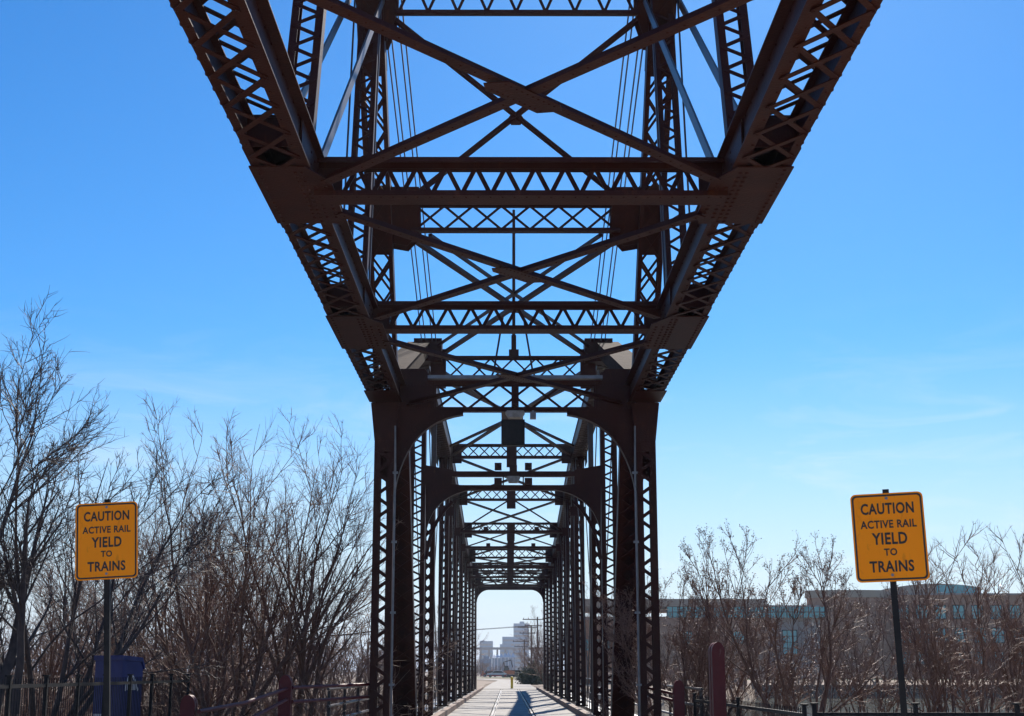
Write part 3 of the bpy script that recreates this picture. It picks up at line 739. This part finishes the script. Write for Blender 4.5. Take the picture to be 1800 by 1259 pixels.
pts = [(x_, y_) for y_ in (34, 38, 43, 49, 57) for x_ in np.arange(-.45*y_, -4.6, 1.25) if True]
pts = [(x_+random.uniform(-.5, .5), y_+random.uniform(-1.5, 1.5)) for x_, y_ in pts]
pts = [(a, b) for a, b in pts if not (b < 45 and abs((a-CAMX)*FPX/b+893-205) < 75)]
thicket('brush', 'dense brown leafless brush on the bank left of the bridge', pts, 3.1, 5, M['twig'], 14)
pts = [(x_, y_) for y_ in (30, 35, 41) for x_ in np.arange(5.5, .45*y_, 1.5)]
pts = [(x_+random.uniform(-.6, .6), y_+random.uniform(-1.5, 1.5)) for x_, y_ in pts]
thicket('brush', 'low leafless brush on the bank right of the bridge', pts, 1.3, 6, M['twig'], 7)

# far trees: beyond the river and along the road
def far_tree(px, d, hgt, src, label, rz):
    x, y, z = base_at(px, d); s_ = hgt/7.5; return dup(src, (x, y, z), rz, s_, label)
for k, (px, d, hh, lb) in enumerate([
    (962, 150, 7.0, 'bare tree leaning over the road at the far right end of the bridge'), (951, 205, 7.6, 'bare roadside tree beside the utility poles beyond the bridge'),
    (938, 262, 6.4, 'farthest bare roadside tree in front of the city towers'), (1050, 132, 8.5, 'bare tree seen between the right bridge posts on the far bank'),
    (834, 330, 5, 'bare tree left of the road in the far portal opening'), (790, 150, 7, 'bare tree behind the left bridge posts on the far bank'),
    (846, 420, 5.5, 'hazy bare tree behind the people beyond the bridge')]):
    far_tree(px, d, hh, (T1, T2, T1)[k % 3], lb, k*1.3)
def shrub(name, label, loc, sx_, sy_, sz_, seed, m, n=5200):
    g = np.random.default_rng(seed); t = thing(name, label, 'shrub', loc, 'evergreen shrubs by the road', world=False)
    c = unit(g.normal(0, 1, (26, 3)))*g.uniform(.2, .75, (26, 1)); c[:, 2] = np.abs(c[:, 2])
    k = g.integers(0, 26, n); p = c[k] + g.normal(0, .14, (n, 3)); p = p*np.array([sx_, sy_, sz_]); p[:, 2] = np.abs(p[:, 2])
    a = unit(g.normal(0, 1, (n, 3))+np.array([0, 0, .5]))*.20; b = unit(np.cross(a, g.normal(0, 1, (n, 3))))*.05
    np_mesh('crown', np.stack([p-a, p-b, p+a, p+b], 1).reshape(-1, 3), np.arange(n*4).reshape(-1, 4), m, t)
    mb = MB()
    for q in c[:8]: mb.tube([(0, 0, -.1), (q[0]*sx_*.6, q[1]*sy_*.6, q[2]*sz_*.8)], [.06, .02], 5)
    mb.build('trunk', M['bark'], t); return t
x, y, z = base_at(941, 170); shrub('evergreen_shrub', 'dark evergreen shrub at the right of the road beyond the bridge', (x, y, z), 2.3, 5, 3.4, 3, M['needles'])
x, y, z = base_at(926, 235); shrub('evergreen_shrub', 'lower dark shrub farther along the right roadside', (x, y, z), 2.4, 5, 2.4, 4, M['needles'])

# ------------------------------------------------------------------ fences, rails, posts near the camera
def picket_fence(name, label, a, b, top, bot, spacing, post_every):
    a, b = V((*a, 0)), V((*b, 0)); L_ = (b-a).length; d = (b-a)/L_
    t = thing(name, label, 'fence', (a.x, a.y, bot))
    mb = MB(); n = int(L_/spacing)
    for i in range(n+1):
        p = a+d*(L_*i/n); mb.tube([(p.x, p.y, bot), (p.x, p.y, top+.02)], .0065, 4)
    mb.build('pickets', M['black'], t)
    for z in (top-.09, bot+.25):
        MB().bar(V((a.x, a.y, z)), V((b.x, b.y, z)), .035, .055).build('rail', M['black'], t)
    k = int(L_/post_every)
    for i in range(k+1):
        p = a+d*(L_*i/max(1, k)); MB().box((p.x, p.y, (top+bot)/2), (.06, .06, top-bot+.1)).plate([(p.x-.05, p.y-.05, top+.05), (p.x+.05, p.y-.05, top+.05), (p.x+.05, p.y+.05, top+.05), (p.x-.05, p.y+.05, top+.05)], (0, 0, .025)).build('post', M['black'], t)
    return t
picket_fence('picket_fence', 'black metal picket fence running along the left bank below the sign', (-7.5, 14.6), (-7.5, 33.5), 1.37, -.55, .115, 1.62)
picket_fence('picket_fence', 'black metal fence beside the bridge behind the tall maroon post', (4.05, 33), (4.25, 21.8), .95, -.5, .13, 5.6)
picket_fence('picket_fence', 'black metal fence crossing the lower right corner behind the leaning sign', (4.4, 21.8), (13.4, 21.6), .965, -.6, .13, 1.42)
def round_post(label, px, d, top, wd, bot=-.4, dep=.22):
    p = at(px, 1180, d); t = thing('maroon_post', label, 'post', (p.x, p.y, bot), 'maroon round topped posts at the bridge entrance')
    h = top; r = wd/2
    pts = [(p.x-r, p.y, bot), (p.x+r, p.y, bot), (p.x+r, p.y, h-r*1.5)] + [(p.x+r*math.cos(g), p.y, h-r*1.5+r*1.5*math.sin(g)) for g in [math.pi*i/12 for i in range(1, 12)]] + [(p.x-r, p.y, h-r*1.5)]
    o = MB().plate(pts, (0, dep*.42, 0)).build('post_face', M['maroon'], t)
    o = MB().plate([(a, b+dep*.62, c) for a, b, c in pts], (0, dep*.42, 0)).build('post_face', M['maroon'], t)
    MB().plate([(p.x+(a-p.x)*.86, b+dep*.425, bot+(c-bot)*.985) for a, b, c in pts], (0, dep*.19, 0)).build('core', M['black'], t)
    return t, V((p.x, p.y+dep/2, 0))
_, r1 = round_post('tall maroon post with rounded top standing right of the bridge', 1264, 27, 2.03, .235, dep=.5)
_, r2 = round_post('short maroon post with rounded top at the right end of the bridge handrail', 1193, 32.5, 1.31, .24)
_, l1 = round_post('short maroon post at the low left end of the sloping pipe rail', 333, 24, 1.12, .24)
_, l2 = round_post('maroon post at the upper end of the sloping pipe rail left of the bridge', 502, 29, 1.43, .25)
def rail(label, runs, r=.035):
    t = thing('pipe_rail', label, 'railing', runs[0][0])
    for a in runs: MB().tube(a, r, 8).build('rail', M['maroon'], t)
    return t
rl = rail('sloping maroon pipe railing between the two left maroon posts', [[at(350, 1251, 24), at(430, 1236, 26.3), at(504, 1211, 29)], [at(352, 1279, 24), at(440, 1264, 26.5), at(504, 1230, 29)]])
rail('straight pipe railing from the left maroon post to the bridge', [[at(514, 1209, 29.1), at(650, 1203, 33)], [at(514, 1234, 29.1), at(650, 1225, 33)]])
rail('pipe railing from the bridge down to the short right maroon post', [[at(1122, 1205, 33.4), at(1186, 1220, 32.6)], [at(1122, 1214, 33.4), at(1186, 1232, 32.6)]])

# blue bin behind the left fence
p = at(210, 1180, 29.5); bz = gz(p.x, 29.5)
bb = thing('blue_bin', 'blue upright bin with curved lid and white arched logo behind the picket fence', 'bin', (p.x, 29.5, bz), world=False); bb.rotation_euler = (0, 0, R(-28)); bb.scale = (.70, .70, 1)
H = 1.74-bz
MB().plate([(-.52, -.42, 0), (-.52, .42, 0), (-.52, .42, H-.18), (-.52, .3, H-.05), (-.52, -.42, H-.02)][::-1], (1.04, 0, 0)).build('body', M['blue'], bb)
MB().plate([(-.56, -.46, H-.02), (-.56, .34, H-.05), (-.56, .46, H-.2), (-.56, .46, H-.13), (-.56, .36, H+.03), (-.56, -.46, H+.07)], (1.12, 0, 0)).build('lid', M['blue'], bb)
mb = MB()
ap = arc((.525, -.28, H-.62), (.525, -.12, H-.02), (.525, .24, H-.62), 10)
for a, b in zip(ap[:-1], ap[1:]): mb.bar(a, b, .01, .05, (1, 0, 0)) if False else mb.bar(a, b, .05, .01, (1, 0, 0))
mb.box((.525, -.02, H-.55), (.01, .36, .12)); mb.build('logo', M['white'], bb)
MB().box((.05, -.425, H-.9), (.16, .012, .12)).build('notice', M['orange'], bb)
MB().box((-.3, -.425, H-1.3), (.34, .012, .45)).box((.25, -.425, H-1.4), (.2, .012, .5)).build('panel', M['white'], bb)

# ------------------------------------------------------------------ office building across the river
OB = thing('office_building', 'long brown office building with teal windows across the river at right', 'building', (60, 262, -.4))
def bx(name, x0, x1, y0, y1, z0, z1, m): return MB().box(((x0+x1)/2, (y0+y1)/2, (z0+z1)/2), (x1-x0, y1-y0, z1-z0)).build(name, m, OB)
BD = 262
def bxp(px): return at(px, 1180, BD).x
def bzp(py): return at(900, py, BD).z
x0, x1, x2, x3 = bxp(1010), bxp(1352), bxp(1448), bxp(1985)
bx('wall', x0, x1, BD, BD+30, -1, bzp(1084), M['brick']); bx('parapet', x0, x1-.1, BD-.25, BD+30, bzp(1066), bzp(1053), M['tan'])
bx('wall', x1, x2, BD+1.0, BD+30, -1, bzp(1084), M['cladding'])
gl = bx('window_band', bxp(1175), bxp(1455), BD-.15 + .0, BD+1.0, bzp(1086), bzp(1067), M['glass'])
mb = MB()
for k in range(30):
    xx = bxp(1175)+(bxp(1455)-bxp(1175))*k/29; mb.box((xx, BD-.18, bzp(1076.5)), (.14, .08, bzp(1067)-bzp(1086)))
mb.box(((bxp(1175)+bxp(1455))/2, BD-.2, bzp(1076)), (bxp(1455)-bxp(1175), .06, .12))
mb.build('mullions', M['black'], gl)
bx('roof', x0+.2, x2, BD+1, BD+29, bzp(1067)+.02, bzp(1066)+.25, M['cladding'])
for a_, b_, h_ in ((1080, 1100, 1049), (1210, 1222, 1050), (1300, 1318, 1048)): MB().box(((bxp(a_)+bxp(b_))/2, BD+14, (bzp(1053)+bzp(h_))/2), (bxp(b_)-bxp(a_), 4, bzp(h_)-bzp(1053)+.4)).build('roof_unit', M['cladding'], OB)
# curved entrance bay
cx = bxp(1505); rr = (bxp(1580)-bxp(1430))/2
pts = [(cx+rr*math.cos(g), BD-1+(-.35*rr)*math.sin(g)+4, -1) for g in [math.pi*i/16 for i in range(17)]]
MB().plate(pts[::-1], (0, 0, bzp(1050)+1)).build('curved_bay', M['brick'], OB)
pts = [(cx+rr*1.04*math.cos(g), BD-1+(-.38*rr)*math.sin(g)+4, bzp(1050)+.01) for g in [math.pi*i/16 for i in range(17)]]
MB().plate(pts[::-1], (0, 0, bzp(1037)-bzp(1050))).build('roof', M['tan'], OB)
xw = bxp(1575)
bx('wall', xw, x3, BD, BD+30, -1, bzp(1046), M['brick']); bx('parapet', xw-.2, x3+.2, BD-.3, BD+30.2, bzp(1046)+.01, bzp(1043), M['cladding'])
pts = [(bxp(1578), BD+3, bzp(1043)), (bxp(1745), BD+3, bzp(1043))] + [(bxp(1745)+(bxp(1578)-bxp(1745))*i/10, BD+3, bzp(1043)+ (bzp(1024)-bzp(1043))*math.sin(math.pi*(.22+.6*i/10))) for i in range(11)]
MB().plate(pts, (0, 14, 0)).build('vaulted_roof', M['tan'], OB)
MB().plate([(bxp(1665), BD+2.9, bzp(1042.5)), (bxp(1740), BD+2.9, bzp(1042.5)), (bxp(1736), BD+2.9, bzp(1030)), (bxp(1700), BD+2.9, bzp(1026)), (bxp(1665), BD+2.9, bzp(1027))], (0, .08, 0)).build('clerestory', M['glass'], OB)
def window(px, py0, py1, wpx, nx, nz):
    xa, xb, za, zb = bxp(px), bxp(px+wpx), bzp(py1), bzp(py0)
    f = MB(); 
    for e in (0, 1):
        f.box((xa+(xb-xa)*e, BD-.06, (za+zb)/2), (.14, .16, zb-za+.14)); f.box(((xa+xb)/2, BD-.06, za+(zb-za)*e), (xb-xa-.14, .16, .14))
    for i in range(1, nx): f.box((xa+(xb-xa)*i/nx, BD-.05, (za+zb)/2), (.09, .12, zb-za-.15))
    for i in range(1, nz): f.box(((xa+xb)/2, BD-.04, za+(zb-za)*i/nz), (xb-xa-.15, .1, .09))
    fo = f.build('window', M['black'], OB)
    MB().box(((xa+xb)/2, BD-.01, (za+zb)/2), (xb-xa-.1, .03, zb-za-.1)).build('pane', M['glass'], fo)
window(1288, 1110, 1132, 23, 3, 2); window(1202, 1110, 1132, 20, 3, 2); window(1378, 1108, 1150, 26, 3, 4); window(1240, 1150, 1170, 20, 3, 2)
for k in range(12):
    px = 1584+k*33
    window(px, 1064, 1088, 20, 2, 2); window(px, 1104, 1130, 22, 2, 2); window(px, 1146, 1168, 18, 2, 2)
# far bank: retaining wall of stone, sandy strip, lawn
mb = MB().box((181, 210.5, -1.6), (290, 1, 2.36)); struct(mb.build('embankment', M['stone']))
mb = MB(); mb.v = [(36, 211, -.425), (326, 211, -.425), (326, 234, .1), (36, 234, .1)]; mb.f = [(0, 1, 2, 3)]; struct(mb.build('sandy_path', M['sand']))
mb = MB(); mb.v = [(36, 234.02, .1), (330, 234.02, .1), (330, 262, .2), (36, 262, .2)]; mb.f = [(0, 1, 2, 3)]; struct(mb.build('bank_lawn', M['grass']))
# brick building seen between the right bridge posts
q0, q1 = at(1020, 1180, 175), at(1078, 1180, 175)
WB = thing('brick_building', 'plain brown brick building seen between the right bridge posts', 'building', (q0.x+2, 175, -.3))
MB().box(((q0.x+q1.x)/2, 182, 3.6), (q1.x-q0.x, 14, 8)).build('wall', M['brick'], WB)
MB().box(((q0.x+q1.x)/2, 182, 7.75), (q1.x-q0.x+.3, 14.3, .3)).build('parapet', M['cladding'], WB)
for k in range(3):
    MB().box((q0.x+1+k*1.15, 174.97, 4.6), (.7, .1, 1.3)).build('window', M['glass'], WB)

# ------------------------------------------------------------------ things on the road beyond the bridge
p = at(900, 1180, 127)
bo = thing('bollard', 'yellow bollard with wider cap in the middle of the road beyond the bridge', 'bollard', (p.x, 127, 0))
MB().tube([(p.x, 127, 0), (p.x, 127, .92)], .11, 12).build('post', M['poleyellow'], bo)
MB().tube([(p.x, 127, .9), (p.x, 127, .96), (p.x, 127, 1.02), (p.x, 127, 1.04)], [.15, .15, .1, .02], 12).build('cap', M['poleyellow'], bo)
def car(name, label, px, d, body, length=4.6, rz=0, group=None):
    p = at(px, 1180, d); z = gz(p.x, d)+.06
    t = thing(name, label, 'car', (p.x, d, z), group, world=False); t.rotation_euler = (0, 0, rz); s_ = length/4.6
    prof = [(-2.3, .35), (-2.28, .75), (-2.1, .95), (-1.2, 1.05), (-.55, 1.52), (.1, 1.6), (1.2, 1.55), (1.95, 1.05), (2.25, .95), (2.3, .4), (1.9, .28), (-1.9, .28)]
    MB().plate([(a*s_, -.86, c) for a, c in prof][::-1], (0, 1.72, 0)).build('body', body, t)
    win = [(-1.05, 1.07), (-.5, 1.46), (.1, 1.52), (1.12, 1.48), (1.7, 1.07)]
    for yy in (-.885, .865): MB().plate([(a*s_, yy, c) for a, c in win], (0, .02, 0)).build('window', M['darkglass'], t)
    MB().plate([(a*s_, -.883, c) for a, c in [(-2.2, .3), (-1.95, .62), (1.95, .62), (2.25, .8), (2.2, .3)]], (0, .015, 0)).build('side_stripe', M['red'], t)
    for xw_ in (-1.4, 1.45):
        for yy in (-.9, .7):
            wo = MB().tube([(xw_*s_, yy, .34), (xw_*s_, yy+.2, .34)], .34, 16).build('wheel', M['rubber'], t)
            MB().tube([(xw_*s_, yy-.01, .34), (xw_*s_, yy+.21, .34)], .19, 12).build('rim', M['pipe'], wo)
    MB().box((-2.27*s_, -.5, .72), (.08, .3, .14)).build('headlight', M['white'], t); MB().box((2.27*s_, -.5, .85), (.08, .25, .18)).build('taillight', M['red'], t)
    return t
car('parked_car', 'silver and red car crossing at the end of the road beyond the bridge', 873, 345, M['white'], 4.9)
car('parked_car', 'red car farther behind the people at the end of the road', 861, 372, M['red'], 4.4)
def person(label, px, d, mcol, h=1.72, rz=0):
    p = at(px, 1180, d); z = gz(p.x, d)+.05; t = thing('person', label, 'person', (p.x, d, z), 'people standing beyond the bridge', world=False); k = h/1.72
    me = bpy.data.meshes.new('body')
    vs_ = [(0, 0, .92), (0, 0, 1.15), (0, 0, 1.40), (0, 0, 1.50), (0, 0, 1.62), (0, -.01, 1.72), (.19, 0, 1.40), (.25, .02, 1.12), (.24, -.06, .86), (-.19, 0, 1.40), (-.25, .02, 1.12), (-.24, -.06, .86), (.1, 0, .86), (.11, -.02, .48), (.12, 0, .06), (.12, -.14, .04), (-.1, 0, .86), (-.12, .02, .48), (-.13, .05, .06), (-.13, -.09, .04)]
    es_ = [(0, 1), (1, 2), (2, 3), (3, 4), (4, 5), (2, 6), (6, 7), (7, 8), (2, 9), (9, 10), (10, 11), (0, 12), (12, 13), (13, 14), (14, 15), (0, 16), (16, 17), (17, 18), (18, 19)]
    rd = [.15, .15, .15, .06, .10, .08, .075, .05, .04, .075, .05, .04, .10, .075, .05, .04, .10, .075, .05, .04]
    me.from_pydata([(a*k, b*k, c*k) for a, b, c in vs_], es_, []); o = bpy.data.objects.new('body', me); COL.objects.link(o); o.parent = t
    me.materials.append(mcol)
    sk = o.modifiers.new('skin', 'SKIN')
    for i, r_ in enumerate(rd): me.skin_vertices[0].data[i].radius = (r_*k, r_*k*.8)
    me.skin_vertices[0].data[0].use_root = True
    o.modifiers.new('sub', 'SUBSURF').levels = 1; o.modifiers['sub'].render_levels = 1
    MB().tube([(0, 0, 1.63*k), (0, 0, 1.70*k), (0, 0, 1.76*k)], [.105*k, .10*k, .04], 8).build('hair', M['cloth'], t)
    return t
person('person in dark clothes standing left of the silver car beyond the bridge', 855, 335, M['cloth'])
person('person in an orange top at the left of the group beyond the bridge', 849, 338, M['orange'], 1.66)
# excavator right of the car
p = at(894, 1180, 352); ex = thing('excavator', 'orange construction machine with raised dark boom right of the car', 'excavator', (p.x, 352, gz(p.x, 352)+.05), world=False)
MB().box((0, 0, .35), (2.8, 2.2, .7)).build('track', M['rubber'], ex)
MB().plate([(-1.3, -1, .75), (1.4, -1, .75), (1.5, -1, 1.5), (.2, -1, 1.7), (-1.3, -1, 1.5)], (0, 2, 0)).build('body', M['orange'], ex)
MB().plate([(-1.2, -.9, 1.5), (.1, -.9, 1.7), (.0, -.9, 2.7), (-.9, -.9, 2.7)], (0, 1.1, 0)).build('cab', M['darkglass'], ex)
MB().tube([(-.6, .4, 1.6), (-1.2, .4, 3.6), (.6, .4, 4.1), (1.0, .4, 2.4)], [.2, .18, .16, .12], 6).build('boom', M['black'], ex)
p = at(916, 1180, 356); tr = thing('flatbed_truck', 'dark low flatbed truck behind the lawn right of the excavator', 'truck', (p.x, 356, gz(p.x, 356)+.05), world=False)
MB().box((0, 0, .95), (5.4, 2.2, .35)).box((0, 0, 1.45), (5.0, .1, .6)).build('bed', M['black'], tr)
MB().plate([(-2.9, -1, .6), (-4.3, -1, .6), (-4.3, -1, 1.3), (-3.8, -1, 2.2), (-2.9, -1, 2.2)], (0, 2, 0)).build('cab', M['black'], tr)
for xw_ in (-3.6, -1.2, 1.6): MB().tube([(xw_, -1.05, .5), (xw_, 1.05, .5)], .5, 14).build('wheel', M['rubber'], tr)
# utility poles and wires
PT = []
for k, (px, py, d, lb) in enumerate([(934, 1103, 255, 'wooden utility pole with double crossarm beside the bare roadside trees'), (945, 1089, 232, 'taller wooden utility pole nearest the right bridge post'), (922, 1128, 300, 'short far utility pole among the tree tops')]):
    tp = at(px, py, d); t = thing('utility_pole', lb, 'utility pole', (tp.x, d, -.2), 'wooden utility poles along the road')
    MB().tube([(tp.x, d, -.2), (tp.x, d, tp.z+.4)], [.17, .11], 8).build('pole', M['pole'], t)
    for dz_, hw in ((0, 1.7), (-1.0, 1.4)):
        mb = MB().box((tp.x-.7, d-.14, tp.z+dz_), (hw*2, .12, .14))
        for e in (-.9, -.45, .45, .9): mb.tube([(tp.x-.7+e*hw, d-.14, tp.z+dz_+.06), (tp.x-.7+e*hw, d-.14, tp.z+dz_+.26)], .05, 6)
        mb.build('crossarm', M['pole'], t)
    PT.append(tp)
mb = MB()
for j, off in enumerate((-1.6, -.2, .6)):
    a = PT[0]+V((off, 0, .25)); b = V((-90+off, 330, a.z+1.5))
    mb.tube([a*(1-t_)+b*t_ + V((0, 0, -4*1.6*t_*(1-t_))) for t_ in [i/14 for i in range(15)]], .022, 4)
tag(mb.build('power_line', M['black']), 'thin overhead power lines crossing the sky in the far portal opening', 'power line')

# ------------------------------------------------------------------ distant skyline
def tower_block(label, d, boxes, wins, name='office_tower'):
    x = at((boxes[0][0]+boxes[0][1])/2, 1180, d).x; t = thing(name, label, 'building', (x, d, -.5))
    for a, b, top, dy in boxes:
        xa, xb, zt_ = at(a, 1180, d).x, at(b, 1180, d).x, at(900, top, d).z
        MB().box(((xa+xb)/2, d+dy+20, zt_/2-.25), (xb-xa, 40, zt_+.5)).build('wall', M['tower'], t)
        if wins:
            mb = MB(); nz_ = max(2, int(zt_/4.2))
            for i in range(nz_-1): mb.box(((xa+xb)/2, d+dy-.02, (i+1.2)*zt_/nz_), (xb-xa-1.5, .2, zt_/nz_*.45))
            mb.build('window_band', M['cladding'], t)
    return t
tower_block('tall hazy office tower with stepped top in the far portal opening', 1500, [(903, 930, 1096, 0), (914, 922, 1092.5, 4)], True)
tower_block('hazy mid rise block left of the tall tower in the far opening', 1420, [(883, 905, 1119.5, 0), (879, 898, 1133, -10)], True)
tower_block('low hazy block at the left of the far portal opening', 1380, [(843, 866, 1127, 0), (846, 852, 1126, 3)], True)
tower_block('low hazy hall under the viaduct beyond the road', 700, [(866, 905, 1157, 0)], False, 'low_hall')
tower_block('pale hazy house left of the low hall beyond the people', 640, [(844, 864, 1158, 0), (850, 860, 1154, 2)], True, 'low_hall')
a, b = at(838, 1140, 1000), at(925, 1140, 1000)
vd = thing('viaduct', 'dark road viaduct line crossing below the hazy towers', 'bridge', (a.x, 1000, 0))
MB().box(((a.x+b.x)/2, 1004, a.z), (b.x-a.x+60, 8, 1.5)).build('deck', M['cladding'], vd)
for k in range(6): MB().box((a.x+(b.x-a.x)*(k+.5)/6, 1004, a.z/2-.4), (1.3, 3, a.z-.75)).build('pier', M['cladding'], vd)
# white peaked canopies catching the sun
g = np.random.default_rng(5)
for k, (px, top) in enumerate([(869, 1151), (875, 1150), (881, 1149), (888, 1147), (894, 1144), (902, 1147)]):
    c = at(px, top, 690); t = thing('white_canopy', ['white peaked canopy at the left end of the sunlit row of roofs', 'second white canopy from the left of the sunlit row', 'middle white canopy left of the highest peak', 'white canopy just left of the highest peak', 'highest white peaked canopy of the sunlit row', 'white canopy at the right end of the sunlit row'][k], 'canopy', (c.x, 690, 0), 'white sunlit canopies on the far hall')
    z0 = at(900, 1156, 690).z; mb = MB(); i = 0
    mb.v = [(c.x-1.2, 688, z0), (c.x+1.2, 688, z0), (c.x+1.2, 692, z0), (c.x-1.2, 692, z0), (c.x, 690, c.z)]; mb.f = [(0, 1, 4), (1, 2, 4), (2, 3, 4), (3, 0, 4), (3, 2, 1, 0)]
    mb.build('roof', M['white'], t)
    MB().box((c.x, 690, z0/2), (.4, .4, z0)).build('post', M['white'], t)
# tree belt at the horizon, one mass
def belt(name, label, x0, x1, y0, y1, n, h, seed, m):
    g = np.random.default_rng(seed); N = n; b = np.stack([g.uniform(x0, x1, N), g.uniform(y0, y1, N), np.zeros(N)-.3], -1)
    d = unit(np.stack([g.normal(0, .35, N), g.normal(0, .35, N), np.ones(N)], -1)); ln = h*g.uniform(.5, 1.1, N); r0 = np.full(N, .12)
    P_, D = paths(g, b, d, ln, 4, .12, .02); L_ = [tubes(P_, D, r0, .3, 3)]
    for (c, ang, ratio, K) in ((6, 38, .5, 3), (4, 40, .5, 2)):
        b2, d2, ln, r0 = kids(g, P_, D, ln, r0, .3, c, .2, .98, ang, ratio, .6, .035); P_, D = paths(g, b2, d2, ln, K, .15, .02); L_.append(tubes(P_, D, r0, .4, 3))
    v_, f_ = cat(L_); o = np_mesh(name, v_, f_, m, None); o['kind'] = 'stuff'; return tag(o, label, 'wood')
belt('far_wood', 'hazy brown leafless wood along the far bank left of the bridge', -190, -9, 118, 330, 900, 8.0, 9, M['twig'])
belt('far_brush', 'leafless brush along the far bank right of the bridge', 9, 44, 150, 214, 260, 2.6, 15, M['twig'])
belt('far_wood', 'leafless wood at the far end of the road', -110, 110, 430, 620, 420, 4.5, 10, M['twig'])
for o in list(bpy.data.objects):
    if '_o' in o: del o['_o']

# the air: an even haze round the whole scene, sky outside it
hm = bpy.data.materials.new('haze'); hm.use_nodes = True; t = hm.node_tree; t.nodes.clear()
pv = t.nodes.new('ShaderNodeVolumePrincipled'); pv.inputs['Color'].default_value = (.68, .78, .93, 1); pv.inputs['Density'].default_value = .00019; pv.inputs['Anisotropy'].default_value = .3
om = t.nodes.new('ShaderNodeOutputMaterial'); t.links.new(pv.outputs[0], om.inputs['Volume'])
hz = MB().box((0, 4500, 31), (12600, 9300, 74)).build('haze', hm); hz['kind'] = 'stuff'
